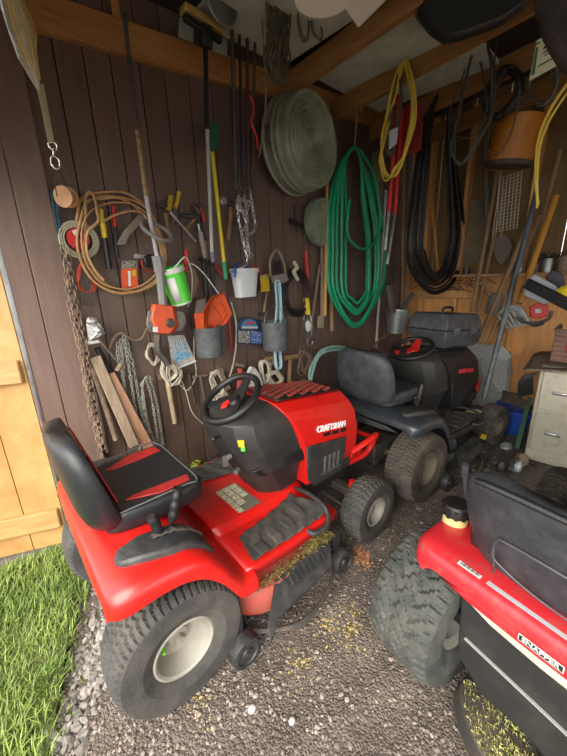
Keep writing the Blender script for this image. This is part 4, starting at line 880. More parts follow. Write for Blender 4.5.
m = MB(); sb(m, [(197, 300), (206, 298), (208, 310), (207, 316), (196, 316)], .05, .03); one(m, 'cardboard_piece', mat('grey card', (.28, .26, .23), .7, 0, (.2, .17, .14), 20), 'dull grey flat tin behind the orange scoop', 'tin', bev=.01)
m = MB(); sb(m, [(186, 262), (196, 268), (200, 282), (195, 297), (186, 305), (184, 290)], .04, .04); one(m, 'paper_bag', mat('brown bag', (.25, .17, .10), .8, 0, (.16, .11, .07), 20, bump=.5, bsc=40), 'crumpled brown bag hanging behind the green pail', 'bag', bev=.012)
rod('pale_wire', 'white cable arching from the green pail to the orange dustpan', 'cable', [(170, 284), (178, 268), (192, 264), (205, 275), (216, 290), (224, 300)], .7, WHT, .08)
rod('pale_string', 'long pale cord hanging in a curve left of the blue package', 'cord', [(231, 302), (236, 322), (236, 345), (233, 365), (228, 382)], .9, ROPE, .04)
rod('red_rod', 'red flat rod hanging beside the grey pail', 'rod', [(229, 318), (232, 350)], 1.0, REDP, .03, raw=True)
rod('pale_string', 'pale string trailing from the white rope to the steering wheel', 'cord', [(178, 372), (186, 392), (192, 412), (203, 424)], .5, ROPE, .05)
rod('pale_string', 'pale string looping below the map packet', 'cord', [(194, 336), (194, 355), (196, 375), (188, 390), (180, 385)], .5, ROPE, .05)
s2 = pxm(246, 280)
t = T('plastic_tub', 'pale translucent tub with blue handle ties hanging below the zinc chain', 'tub', 246, 282, .12)
c = W(246, 297, .12); m = MB()
def rr2(w, d, z, n=28): return [c+V((w*abs(cos(a))**.5*(1 if cos(a) > 0 else -1), d*abs(sin(a))**.5*(1 if sin(a) > 0 else -1), z)) for a in [2*pi*i/n for i in range(n)]]
m.loft([rr2(11*s2, .04, 0), rr2(13.5*s2, .055, 23*s2), rr2(14.5*s2, .06, 23*s2), rr2(14.5*s2, .06, 27*s2)]); m.build('tub_body', mat('frosted plastic', (.56, .60, .62), .35), t, bev=.004)
m = MB(); tb(m, [(235, 277, .18), (235, 268, .17), (240, 262, .13)], 1.0); tb(m, [(250, 272, .12), (245, 264, .12)], 1.1); m.build('handle_tie', BLUE, t)
m = MB(); tb(m, [(250, 274, .1), (253, 265, .09)], 1.1, raw=True); tb(m, [(260, 274, .1), (257, 265, .09)], 1.1, raw=True); one(m, 'pliers', REDP, 'red-handled pliers dropped in the pale tub', 'pliers')
t = T('padlock_card', 'yellow tag card hanging right of the pale tub', 'tag', 265, 283, .05)
sb(MB(), [(260, 275), (269, 274), (270, 291), (261, 292)], .04, .006).build('card', YEL, t, bev=.003); sb(MB(), [(261.5, 282), (267.5, 281.5), (268, 289), (262, 289.5)], .046, .003).build('print', mat('dark yellow', (.60, .38, .0), .5), t); tb(MB(), [(262, 278), (265, 275), (268, 278)], .8, .055).build('clip', mat('pale metal', (.6, .58, .4), .4, .5), t)
t = T('hammer', 'small hammer hanging below the yellow tag', 'hammer', 265, 305, .03)
tb(MB(), [(267, 292), (264, 312)], 1.3, .03, raw=True).build('handle', WOODH, t); tb(MB(), [(259, 315), (266, 313)], 1.8, .03, raw=True).build('head', DSTEEL, t)
# pulley block with blue rope and grey pail
t = T('pulley_block', 'old wooden pulley block hanging above the light blue rope', 'pulley', 279, 268, .08)
m = MB(); tb(m, [(271, 278), (270, 262), (274, 252), (279, 252), (284, 264), (286, 278)], 1.4, .07); m.build('strap', mat('worn strap', (.25, .20, .13), .8), t)
m = MB(); m.loft([[W(x, y, o_) for x, y in ((271, 276), (286, 273), (289, 280), (284, 283), (272, 283))] for o_ in (.04, .11)]); m.build('block', mat('grey wood', (.22, .20, .17), .8, 0, (.14, .12, .1), 20), t, bev=.004)
m = MB(); m.loft([[W(x, y, o_) for x, y in ((275, 262), (280, 260), (283, 272), (276, 274))] for o_ in (.05, .09)]); m.build('sheave', BLK, t)
bundle('rope', 'light blue braided rope hanging through the grey bail pail', [[(276, 284), (279, 284), (281, 310), (279, 340), (281, 366), (276, 366), (275, 335), (277, 305)]], .9, LBLUE, .09, n=5, jit=1.2)
s3 = pxm(276, 335); pail('bucket', 'charcoal pail with wire bail around the light blue rope', 'pail', W(275.5, 349, .14), 11.2*s3, 12.2*s3, 26*s3, GREYB, bail=.13)
# blue boxed package
t = T('boxed_package', 'blue and black round-topped display package on the wall', 'package', 250, 333, .04)
m = MB(); sb(m, [(237, 328), (238, 322), (244, 318), (250, 317), (257, 319), (262, 324), (264, 329), (263, 345), (237, 344)], .03, .02); k_ = m.build('card', mat('package navy', (.02, .04, .09), .4), t)
sb(MB(), [(241, 326), (244, 321), (250, 319), (255, 321), (258, 326)], .052, .003).build('arch_print', mat('package blue', (.02, .13, .30), .4, 0, (.10, .25, .38), 70), k_)
sb(MB(), [(246.5, 322), (254, 322), (254, 324), (246.5, 324)], .056, .002).build('print', REDP, k_); sb(MB(), [(242, 326.3), (258, 326.3), (258, 328.5), (242, 328.5)], .056, .002).build('print', PALE, k_)
sb(MB(), [(238.5, 331), (250, 331), (250, 343), (238.5, 342.5)], .052, .003).build('window', mat('package window', (.45, .47, .42), .3, 0, (.03, .03, .03), 120, .45, .55), k_); sb(MB(), [(251, 331), (262, 332), (262, 343.5), (251, 343)], .052, .003).build('print', mat('package photo', (.04, .09, .32), .3, 0, (.4, .45, .5), 90, .5, .6), k_)
# black cord coil, trouble light, red pump handle
bundle('extension_cord', 'black extension cord coiled left of the caged work light', [[(290, 277), (297, 272), (305, 280), (308, 298), (303, 312), (294, 313), (287, 300), (286, 286)]], 0.5, BHOSE, .06, 'cord', n=14, jit=3.4)
rod('cord_plug', 'white plug and rag tied above the black cord coil', 'plug', [(294, 262), (297, 268), (294, 272), (298, 280)], 2.0, ROPE, .09)
t = T('work_light', 'caged work light with yellow handle below the red pump handle', 'work light', 308, 320, .06)
tb(MB(), [(306, 298), (308, 314)], 3.0, .07, raw=True).build('handle', YEL, t)
s4 = pxm(308, 325, .07); c = W(308, 339, .07); m = MB()
for i in range(8):
    a = 2*pi*i/8; m.tube(smooth([c+V((cos(a)*r_*s4, sin(a)*r_*s4, z_*s4)) for r_, z_ in ((2.5, 25), (4.6, 20), (5.2, 12), (5, 5), (1, 0))], 4), .0016, 5)
for z_, r_ in ((19, 4.8), (12, 5.2), (5, 5)): m.tube([c+V((cos(2*pi*i/16)*r_*s4, sin(2*pi*i/16)*r_*s4, z_*s4)) for i in range(16)], .0016, 5, closed=True)
tb(m, [(308, 339), (307, 344), (311, 346), (313, 341)], .5, .07); m.build('cage', STEEL, t); MB().ball(W(308, 326, .07), (3.2*s4, 3.2*s4, 6*s4)).build('bulb', WHT, t)
t = T('hand_pump', 'slim tool with long red handle hanging right of the black cord', 'hand tool', 306, 275, .05)
tb(MB(), [(305.5, 251), (309, 303)], 2.1, .05, raw=True).build('handle', REDP, t); tb(MB(), [(304, 205), (305.5, 251)], .7, .05, raw=True).build('rod', DSTEEL, t)
for q, (a_, b_, w_, mt_, la) in enumerate((((320, 264), (312, 318), 1.6, RUST, 'rusty pointed iron bar left of the grey wood slat'), ((331, 285), (332, 331), 2.3, WOODH, 'worn brown stake just right of the orange pole'), ((322.5, 236), (322, 322), 2.1, LUMG, 'pale grey wood slat left of the orange pole'))):
    rod(['iron_bar', 'stake', 'wooden_strip'][q], la, ['bar', 'stake', 'slat'][q], [a_, b_], w_, mt_, .035, raw=True)
rod('wooden_pole', 'orange varnished wooden pole hanging right of the washtub', 'pole', [(327, 178), (325, 316)], 1.9, WOODO, .09, raw=True)
m = MB(); sb(m, [(319, 316), (324, 316), (324, 328), (318, 328)], .03, .02); one(m, 'paint_brush', LUMG, 'flat brush end below the grey wood slat', 'brush', bev=.003)
# ---- tubs
t = T('wash_tub', 'big round galvanised washtub hung with its ridged bottom facing out', 'tub', 312, 142, .3)
c = W(313, 141, .27); M_ = Matrix.Translation(c) @ Matrix.Rotation(RA(5), 4, 'Z') @ Matrix.Rotation(pi/2, 4, 'X')
pr = [(.001, 0)]
for i in range(1, 90): r_ = .29*i/90; pr.append((r_*1.05, .012*cos(2*pi*r_*8/.27) if r_ < .27 else .012))
pr += [(.305, .004), (.310, -.008), (.311, -.03), (.313, -.07), (.319, -.075), (.314, -.08), (.316, -.115), (.322, -.12), (.317, -.125), (.32, -.185), (.33, -.19), (.33, -.205), (.32, -.20)]
MB().lathe(pr, M_, 64).build('tub_body', mat('old galvanised', (.30, .34, .25), .55, .25, (.20, .23, .165), 10, .4, .7, bump=.1, bsc=60), t, ang=50)
MB().tube(smooth([M_ @ V(p) for p in ((-.315, .05, -.14), (-.35, .04, -.13), (-.35, -.04, -.13), (-.315, -.05, -.14))], 5), .006, 8).build('handle', DSTEEL, t)
t2 = T('round_pan', 'green-grey round pan hanging behind the orange pole, below the washtub', 'pan', 323, 222, .08)
MB().lathe([(.001, 0)]+[(.19*i/30, .003*(i % 4 < 2)) for i in range(1, 30)]+[(.19, 0), (.195, -.02), (.2, -.05)], Matrix.Translation(W(324, 222, .10)) @ Matrix.Rotation(pi/2, 4, 'X'), 48).build('pan_body', mat('dull green metal', (.25, .30, .20), .6, .2, (.16, .19, .13), 12), t2)
t = T('window_screen', 'dark thin fan-like tool on the wall left of the round pan', 'tool', 300, 220, .05) if 0 else None
# ---- green hose
t = T('garden_hose', 'green garden hose hung in long loops from a hook', 'hose', 352, 240, .12)
m = MB()
for i in range(9):
    a = (i-4)/4; w = 7+16*abs(a)+random.uniform(-1, 1); bt = 304+24*(abs(a))*(1 if i % 2 else .8)+random.uniform(-3, 3); o_ = .10+.012*(i % 4); cx_ = 354+random.uniform(-1.5, 1.5)
    tb(m, [(355, 147, o_), (347-w*.3, 165, o_), (352-w*.95, 205, o_), (352-w, 250, o_), (352-w*.95, 290, o_+.01), (354-w*.3, bt-4, o_+.03), (358, bt, o_+.03), (366+w*.1, bt-12, o_+.03), (cx_+w*1.0+5, 285, o_), (cx_+w*1.1+4, 240, o_), (cx_+w*.95, 195, o_), (361, 162, o_)], 1.75, closed=True, k=7)
tb(m, [(350, 200), (347, 225), (350, 240), (362, 249), (374, 243), (380, 225), (378, 195), (372, 170), (360, 150)], 1.6, .16)
m.build('hose', GRN, t); MB().tube(smooth([W(354, 150, .12), W(356, 128, .06), W(357, 110, .05), W(360, 106, .10), W(362, 112, .10)], 5), .006, 8).build('hook_rope', ROPE, t)
# ---- black hose
t = T('black_hose', 'thick black hose hung in long loops in the corner', 'hose', 425, 200, .62)
m = MB()
for i in range(10):
    w = 12+1.8*i+random.uniform(-1, 1); bt = 274+2.1*i+random.uniform(-2, 2); o_ = .62+.02*(i % 4)
    tb(m, [(440, 92, o_), (436-w*.45, 130, o_), (435-w*.8, 190, o_), (434-w, 245, o_), (434-w*.8, bt-22, o_), (434-w*.35, bt-5, o_), (437, bt, o_+.02), (437+w*.55, bt-10, o_), (438+w*.85, bt-35, o_), (438+w*.92, 225, o_), (440+w*.6, 165, o_), (446+w*.1, 110, o_)], 1.2, closed=True, k=7)
m.build('hose', BHOSE, t)
# ---- yellow cord loops, red gas can, loppers, poles
pass
t = T('fuel_can', 'red rectangular can hanging behind the yellow cord', 'can', 412, 130, .5)
m = MB(); X3 = lambda x, y, X: B(x, y, XB-X); m.loft([[X3(x, y, 2.78+o_) for x, y in ((402, 104), (421, 104), (423, 118), (421, 150), (405, 156), (401, 148))] for o_ in (.0, .12)]); m.build('can_body', mat('dull red paint', (.26, .015, .012), .5, 0, (.16, .02, .015), 15), t, bev=.008)
m = MB()
for i, r_ in enumerate((121, 128, 136)): sb(m, [(409, r_), (419, r_-1), (419, r_+3), (409, r_+4)], .562, .002)
m.build('print', mat('faded print', (.35, .25, .10), .6), t)
t = T('loppers', 'long red-handled loppers hanging under the yellow cord', 'loppers', 390, 180, .65)
m = MB(); tb(m, [(398, 95), (389, 212)], 2.4, .66, raw=True); tb(m, [(402, 110), (395, 214)], 2.4, .63, raw=True); m.build('grip', REDP, t)
m = MB(); tb(m, [(389, 212), (385, 250)], 1.7, .66, raw=True); tb(m, [(395, 214), (387, 264)], 1.7, .63, raw=True); m.build('shaft', STEEL, t)
rod('metal_pole', 'long thin white metal pole hanging between green and black hoses', 'pole', [(386, 190, .12), (376, 349, .04)], 1.7, mat('dull white metal', (.42, .41, .38), .5, .3), raw=True)
rod('wooden_pole', 'dull brown pole standing right of the red loppers', 'pole', [(404, 150, .1), (402, 322, .14)], 1.6, WOODH, raw=True)
m = MB(); sb(m, [(374, 150), (384, 150), (382, 258), (373, 258)], .03, .03); one(m, 'board', mat('khaki board', (.22, .19, .10), .8, 0, (.15, .13, .07), 12), 'khaki board fixed upright behind the green hose', 'board')
# ---- handled tools at the top left
t = T('floor_broom', 'push broom with black pole hung head-up beside the wall plate', 'broom', 205, 150, .22)
m = MB(); tb(m, [(205, 28), (207, 128)], 3.0, .22, raw=True); m.build('pole_upper', BLK, t); tb(MB(), [(207, 128), (212, 252)], 2.3, .20, raw=True).build('pole', mat('pale grey pole', (.42, .44, .40), .45, .2), t); tb(MB(), [(212, 252), (213.5, 262)], 2.4, .20, raw=True).build('ferrule', mat('lilac rubber', (.16, .15, .19), .6), t)
m = MB(); m.bar(W(182, 8, .25), W(222, 33, .25), .035, .07, up=(0, 1, 0)); m.build('squeegee_head', mat('tan sponge', (.45, .30, .09), .8, 0, (.33, .22, .07), 12), t, bev=.008); m = MB(); m.bar(W(184, 17, .27), W(221, 41, .27), .03, .03, up=(0, 1, 0)); m.bar(W(205, 25, .27), W(206, 48, .25), .06, .04, up=(0, 1, 0)); m.build('clamp', BLK, t, bev=.004)
t = T('garden_pole', 'bright yellow pole with green grips hung beside the grey broom pole', 'pole', 216, 190, .16)
tb(MB(), [(212, 150), (224, 262)], 2.2, .16, raw=True).build('pole', mat('bright yellow', (.72, .58, .01), .35), t); tb(MB(), [(224, 262), (226, 279)], 2.4, .16, raw=True).build('grip', mat('green grip', (.02, .24, .10), .5), t)
m = MB(); m.loft([[W(x, y, o_) for x, y in ((209, 122), (219, 123), (220, 137), (216, 150), (211, 152), (208, 138))] for o_ in (.13, .19)]); m.build('socket', mat('dark green plastic', (.01, .09, .05), .5), t, bev=.004)
# cupboard card / white sockets on the plate
for a_ in (((183, 28), 'left'), ((217, 42), 'right')):
    x, y = a_[0]; m = MB(); sb(m, [(x-3, y-11), (x+11, y-5), (x+10, y+14), (x-4, y+8)], .08, .01); o = one(m, 'white_card', mat('spotted card', (.40, .42, .34), .7, 0, (.1, .1, .08), 60, .6, .66), 'spotted white card on the wall plate %s of the broom pole' % a_[1], 'card')
t = T('landing_net', 'oval mesh hoop hanging at the top of the wall', 'hoop', 226, 8, .35)
c = W(222, 0, .35); u = (W(236, 24, .33)-W(208, -16, .35)); u_ = u.normalized(); v_ = u_.cross(V((.2, 1, -.1))).normalized()
el = lambda a, k: c+u_*(.5*u.length*cos(a)*k)+v_*(.105*sin(a)*k)
MB().tube([el(2*pi*i/36, 1) for i in range(36)], .007, 8, closed=True).build('frame', GALV, t)
m = MB().add([el(2*pi*i/36, .97) for i in range(36)], [tuple(range(36))]); m.build('mesh', mat('grey mesh', (.16, .17, .14), .8, .2, (.08, .08, .07), 200, .45, .55), t, solid=.003)
# hanging cords and dark poles
G_ = None
for i, (a_, b_, w_, mt_, la, nm) in enumerate((
    ((231, -5), (236, 190), 2.3, CORD, 'thick dark cable at the left of the hanging group', 'cable'),
    ((239, -5), (242, 198), 1.6, BLK, 'thin black rod ending above the zinc chain', 'rod'),
    ((247, -5), (248, 200), 2.1, mat('maroon cord', (.07, .02, .025), .6), 'maroon cord hanging beside the thin black rod', 'rope'),
    ((256, -5), (252, 185), 1.8, CORD, 'brown-black cable at the right of the hanging group', 'cable'))):
    tb_ = [(a_[0], a_[1], .2), ((a_[0]+b_[0])/2, (a_[1]+b_[1])/2, .2), (b_[0], b_[1], .15)]
    rod('dangling_'+nm, la, nm, tb_, w_, mt_)
rod('red_string', 'short bright red cord hanging against the dark cables', 'cord', [(250, 95), (254, 108), (251, 122), (256, 135), (258, 150)], 1.0, mat('bright red cord', (.75, .03, .03), .5), .22)
rod('hook_rod', 'black iron rod with brass tip crossing in front of the washtub', 'rod', [(262, 20), (266, 90), (263, 130), (259, 158)], 1.2, RUST, .42)
rod('u_bar', 'dark U-shaped hanging bar above the zinc chain', 'bar', [(237, 130), (238, 175), (244, 192), (251, 176), (251, 130)], 1.3, DSTEEL, .16)
rod('grip_rod', 'dark blue rubber grip on the hanging rod', 'grip', [(243, 137), (243, 168)], 2.4, mat('navy rubber', (.02, .03, .06), .6), .21, raw=True)
# tyre chains bundle and cable loops at the top
chain([P_([(268+i*3, 12+3*(i % 3)), (270+i*2.4, 35), (266+i*3, 58), (272+i*1.5, 76)], .5) for i in range(8)], .05, .007, mat('olive iron', (.09, .09, .06), .6, .4, (.16, .13, .08), 30), 'tyre_chain', 'heavy dark tyre chains bunched at the top near the joist', 'tyre chains')
t = T('chain_hook', 'pair of steel rings hanging under the tyre chains', 'rings', 275, 78, .45); m = MB()
tb(m, [(266, 66), (280, 72), (277, 84), (268, 78)], .9, .48, closed=True); tb(m, [(272, 68), (282, 76), (279, 88), (274, 80)], .7, .46, closed=True); tb(m, [(281, 60), (280, 100)], 1.2, .45, raw=True); m.build('rings', mat('olive iron', (.09, .09, .06)), t)
bundle('cable_loop', 'dark cable hanging in tall loops right of the tyre chains', [[(300, 0), (298, 25), (304, 42), (310, 30), (308, 0)], [(312, 2), (314, 30), (320, 40), (322, 20), (316, 0)]], 1.3, mat('olive cable', (.11, .11, .08), .6), .55, 'cable', n=2)
# buckets and foam stored above
def up(x, y, Y): return W(x, y, YW-Y)
m = MB(); m.lathe([(.12, 0), (.125, .02), (.135, .24), (.145, .25)], Matrix.Translation(up(324, -3, 1.15)), 40, cap=True); one(m, 'storage_bucket', mat('bright white plastic', (.88, .88, .80), .4), 'round white bucket stored at the ceiling over the cable loops', 'bucket')
m = MB(); a_ = [up(*p) for p in ((342, 6, 1.35), (358, 30, 1.35), (392, -4, 1.15), (372, -26, 1.15))]; m.slab(a_, (.02, .03, .16)); one(m, 'storage_bin', mat('bright white plastic', (.88, .88, .80), .4), 'white square plastic bin stored above the joists', 'bin', bev=.012)
m = MB(); m.box((1.3, 1.1, 2.915), (2.0, 2.05, 2.94)); one(m, 'foam_board', mat('grey foam', (.55, .60, .52), .8, 0, (.42, .46, .4), 9), 'grey-green foam board lying on the joists, left piece', 'foam board')
m = MB(); m.box((2.1, 1.05, 2.915), (3.15, 2.0, 2.94)); one(m, 'foam_board', mat('grey foam', (.3, .3, .3)), 'grey-green foam board lying on the joists right of the first beam', 'foam board')
# white bag, hammers, red bar low on the wall
t = T('white_bag', 'crumpled white cloth bag hanging behind the red mower hood', 'bag', 255, 375, .1)
m = MB(); m.loft([[W(x+dx, y, o_) for x, y in ((249, 366), (254, 367), (259, 373), (263, 383), (262, 390), (246, 392), (243, 384), (246, 374))] for dx, o_ in ((1, .03), (0, .05), (0, .09), (1, .11))]); m.build('bag_body', mat('white cloth', (.66, .66, .64), .8, 0, (.5, .5, .48), 30, bump=.8, bsc=25), t, bev=.01)
bundle('rope', 'thick white rope knot beside the white cloth bag', [[(262, 363), (268, 362), (270, 372), (266, 384), (262, 374)], [(268, 376), (276, 373), (281, 380), (274, 385)]], 1.3, ROPE, .07, n=5)
t = T('pipe_tool', 'short red pipe clamp hanging left of the white cloth bag', 'clamp', 240, 385, .05)
tb(MB(), [(240, 368), (239, 400)], 2.8, .05, raw=True).build('bar', REDD, t); m = MB(); tb(m, [(233, 376), (246, 373)], 1.6, .06, raw=True); tb(m, [(236, 364), (244, 366)], 1.8, .06, raw=True); m.build('jaw', RUST, t)
for i, (x, y, l_, la) in enumerate(((290, 356, 28, 'hammer with round wooden head hanging over the red mower hood'), (273, 357, 8, 'short stub mallet partly behind the pale rope'), (200, 375, 40, 'thin claw hammer hanging below the grey pail'), (188, 371, 32, 'dark scissor-like snips hanging below the map packet'))):
    t = T('hammer' if i != 3 else 'snips', la, 'hammer' if i != 3 else 'snips', x, y+5, .04)
    tb(MB(), [(x-7, y+2), (x+7, y)], [3, 2.4, 1.3, 1.6][i], .05, raw=True).build('head', [WOODH, WOODH, RUST, DSTEEL][i], t); tb(MB(), [(x, y), (x+(-1 if i < 2 else 7), y+l_)], [2.2, 1.8, 1.1, 1.5][i], .045, raw=True).build('handle', [WOODH, WOODH, STEEL, DSTEEL][i], t)
m = MB(); sb(m, [(218, 367), (222, 370), (231, 388), (226, 392)], .05, .015); one(m, 'wood_scrap', RUST, 'rust-brown wood scrap leaning above the loose white rope', 'wood scrap')
# cluster of pliers and hammers in the middle
L0 = [('hammer', 'claw hammer with pale handle hanging right of the trimmer shaft', [(165, 213), (170, 245)], 2.0, WOODH, [(157, 206), (167, 205)], 2.0, DSTEEL),
      ('screwdriver', 'olive-yellow handled screwdriver in the tool cluster', [(171, 196), (168, 211)], 3.2, mat('amber handle', (.40, .28, .03), .4), [(168, 211), (167, 225)], .9, STEEL),
      ('screwdriver', 'bright yellow handled driver leaning right in the tool cluster', [(179, 192), (175, 208)], 2.4, YEL, [(175, 208), (173, 222)], .9, STEEL),
      ('wrench', 'long steel wrench slanting down to the right', [(172, 215), (196, 242)], 1.5, STEEL, [(170, 212), (176, 219)], 2.6, STEEL),
      ('hammer', 'ball hammer lying across behind the black pliers', [(186, 229), (197, 216)], 1.5, WOODH, [(182, 215), (198, 217)], 2.4, DSTEEL),
      ('pliers', 'black slip pliers hanging open in the tool cluster', [(195, 212), (206, 240)], 1.8, BLK, [(193, 205), (200, 214)], 2.6, DSTEEL),
      ('pliers', 'red-handled pliers hanging above the broom pole grip', [(200, 208), (204, 222)], 2.0, REDP, [(198, 204), (203, 210)], 2.2, DSTEEL),
      ('caulk_tube', 'taped pale tube hanging left of the grey broom pole', [(200, 232), (205, 258)], 2.8, mat('taped tube', (.36, .32, .27), .7, 0, (.2, .15, .12), 60), [(198, 224), (200, 232)], 1.5, STEEL),
      ('hammer', 'brown-handled hammer hanging right of the yellow pole', [(231, 207), (228, 240)], 2.2, WOODH, [(222, 200), (234, 205)], 2.6, DSTEEL),
      ('knife', 'narrow file hanging left of the zinc chain', [(235, 226), (233, 258)], 1.3, DSTEEL, [(234, 218), (235, 226)], 1.9, BLK),
      ('pry_bar', 'black pry bar hanging right of the green pail', [(203, 262), (206, 296)], 2.6, BLK, [(200, 258), (205, 263)], 2.8, BLK),
      ('pry_bar', 'second black bar hanging under the grey broom pole', [(211, 264), (214, 294)], 2.0, BLK, [(209, 262), (213, 266)], 2.2, BLK),
      ('screwdriver', 'slim red-handled screwdriver left of the pale tub', [(214, 265), (222, 274)], 1.2, REDP, [(222, 274), (227, 280)], .6, STEEL),
      ('clamp', 'black iron clamp hanging on the wall left of the red pump rod', [(297, 232), (294, 205)], 1.5, BLK, [(290, 220), (303, 226)], 2.2, BLK)]
for (nm, la, hp, hr, hm, bp_, br, bm_) in L0:
    t = T(nm, la, nm.replace('_', ' '), hp[0][0], hp[0][1], .05)
    o_ = .035+.02*random.random(); tb(MB(), [hp[0], (hp[0][0]*.5+hp[1][0]*.5+.4, hp[0][1]*.5+hp[1][1]*.5), hp[1]], hr, o_).build('handle', hm, t); tb(MB(), bp_, br, o_+.004, raw=True).build('head' if nm == 'hammer' else 'blade', bm_, t)
s_ = pxm(224, 200); m = MB(); m.lathe([(.001, .02), (3*s_, .02), (5*s_, .01), (5*s_, 0)], Matrix.Translation(W(223, 201, .06)) @ Matrix.Rotation(pi/2, 4, 'X'), 18); one(m, 'round_weight', GALV, 'small round metal weight hanging right of the yellow pole top', 'weight')
rod('hook_iron', 'bent thin iron handle between grey chain and trimmer', 'bent rod', [(124, 334), (133, 340), (142, 338), (147, 328)], 1.1, RUST, .06)
rod('sickle', 'rusty curved hook right of the tow coupler', 'hook', [(110, 348), (114, 338), (121, 333), (126, 336)], 1.2, RUST, .05)
# teal hose behind the grey seat and wire mesh
bundle('air_hose', 'pale teal hose coil behind the grey mower seat', [[(345, 350), (322, 352), (311, 372), (312, 392), (325, 410), (345, 410), (352, 380)]], 1.2, mat('teal hose', (.16, .33, .30), .5, 0, (.3, .42, .38), 20), .10, 'hose', n=4, jit=2.5)
m = MB(); sb(m, [(373, 358), (384, 352), (396, 358), (396, 392), (376, 390)], .10, .02); one(m, 'metal_box', mat('dull galvanised', (.26, .28, .28), .5, .5, (.18, .19, .19), 20), 'flat grey metal panel leaning behind the grey seat', 'panel')
bundle('wire_tangle', 'tangled rusty wire hanging on the wall beside the grey metal panel', [[(375, 345), (385, 338), (396, 342), (392, 350), (380, 352)]], .5, RUST, .05, 'wire', n=4, jit=3)
bundle('wire_tangle', 'small rusty wire ornament hanging right of the wooden hammer', [[(301, 352), (307, 356), (311, 364), (305, 374), (300, 366)]], .5, RUST, .04, 'wire', n=5, jit=3)
s_ = pxm(395, 330, .3); t = pail('bucket', 'galvanised bucket with tools hanging left of the plastic case', 'bucket', W(396, 333, .25), 8.5*s_, 12*s_, 23*s_, GALV, tilt=6)
rod('trowel', 'flat grey trowel standing in the galvanised bucket', 'trowel', [(392, 312, .27), (388, 284, .25)], 3.6, DSTEEL, raw=True); rod('metal_tube', 'short grey tube leaning in the galvanised bucket', 'tube', [(402, 312, .27), (412, 294, .25)], 2.2, GALV, raw=True)
# ================================================================ back wall, corner and cabinet
def tbb(pts, r): return MB().tube([B(*p) for p in pts], r, 10)
# cabinet
C0 = V((3.19, .50, 0))
t = E('filing_cabinet', (3.48, .26, 0), 'dirty cream two-drawer filing cabinet standing on the gravel under the brown mat', 'cabinet', RA(3))
MB().box((-.29, -.26, .03), (.29, .24, .80)).box((-.27, -.24, 0), (.27, .22, .04)).build('cabinet_body', CREAM, t, world=False, bev=.006)
for z0, z1 in ((.12, .44), (.46, .77)):
    d = MB().box((-.305, -.235, z0), (-.285, .215, z1)).build('drawer', CREAM, t, world=False, bev=.005)
    MB().box((-.330, .03, (z0+z1)/2-.012), (-.305, .14, (z0+z1)/2+.014)).build('handle', mat('polished handle', (.7, .7, .7), .25, .8), d, world=False, bev=.006)
m = MB(); n_ = 26; secs = []
for i in range(n_):
    u = i/(n_-1); secs.append([(-.40+.78*u, -.36+.70*v, .803+.018*sin(u*7+v*4)*(1 if u < .25 or v > .85 else .25)-.05*max(0, .12-u)-.06*max(0, v-.9)+.012) for v in np.linspace(0, 1, 16)])
m.loft(secs, closed=False); M_ = Matrix.Translation((3.48, .26, 0)) @ Matrix.Rotation(RA(3), 4, 'Z'); m.v = [tuple(M_ @ V(p)) for p in m.v]
one(m, 'woven_mat', MATB, 'brown woven mat draped over the cream filing cabinet', 'mat', solid=.012)
# brown open-work crate on the mat
t = E('plastic_crate', B(560, 352, .85), 'brown brick-patterned plastic crate on top of the woven mat', 'crate'); t.location = (3.34, .31, .850); t.rotation_euler = (0, 0, RA(3))
m = MB()
for k in range(6):
    z0 = .01+k*.038
    m.box((-.16, -.14, z0), (-.145, .14, z0+.035)) if k in (0, 1, 5) else [m.box((-.16, y, z0), (-.145, y+w_, z0+.035)) for y, w_ in ((.08, .06), (.02, .012), (-.03, .012), (-.14, .06))]
    m.box((-.145, .125, z0), (.16, .14, z0+.035)); m.box((-.145, -.14, z0), (.16, -.125, z0+.035))
m.box((-.155, -.135, 0), (.155, .135, .01)); m.box((-.155, .06, .0), (-.147, .135, .235)); m.box((-.155, -.135, 0), (-.147, -.07, .235)); m.box((-.145, .127, 0), (.155, .137, .235)); m.build('crate_body', BRN, t, world=False, bev=.003)
MB().box((-.168, .135, .235), (.168, .15, .25)).box((-.168, -.15, .235), (.168, -.135, .25)).box((-.168, -.15, .235), (-.15, .15, .25)).build('rim', BRN, t, world=False, bev=.003)
m = MB().box((-.1, -.1, .02), (.08, .06, .20)); m.v = [tuple(V((3.34, .31, .850))+V(p)) for p in m.v]; one(m, 'red_box', mat('salmon plastic', (.65, .09, .06), .5), 'salmon red box inside the brown crate', 'box', bev=.01)
# blower on the crate
t = E('leaf_blower', (3.5, .25, 1.10), 'white-bodied blower with black flat tube lying over the brown crate', 'leaf blower')
def X3(x, y, X): return B(x, y, XB-X)
c = X3(540, 290, 3.35); m = MB(); m.loft([[X3(x, y, 3.35+d_) for x, y in ((523, 283), (535, 274), (556, 286), (561, 293), (552, 299), (545, 305), (524, 296))] for d_ in (-.05, -.02, .12, .15)]); m.build('blower_body', mat('blower grey', (.36, .38, .41), .4), t, bev=.01)
m = MB().bar(X3(526, 283, 3.22), X3(575, 308, 3.12), .035, .075, up=(0, 0, 1)); m.build('blower_tube', BLK, t, bev=.008)
m = MB(); m.loft([[X3(x, y, 3.50+d_) for x, y in ((545, 278), (552, 270), (562, 272), (566, 285), (560, 294))] for d_ in (0, .1)]); m.build('motor', mat('dark plum plastic', (.04, .03, .05), .5), t, bev=.01)
m = MB()
for i in range(5): m.tube(smooth([X3(556+i*3.2, 300-i, 3.28), X3(557+i*3, 293-i, 3.27), X3(563+i*3, 288-i*.6, 3.30), X3(571+i*2, 286, 3.33)], 4), .014, 8)
one(m, 'work_glove', mat('glove yellow', (.75, .58, .02), .8), 'yellow work gloves draped beside the blower', 'gloves')
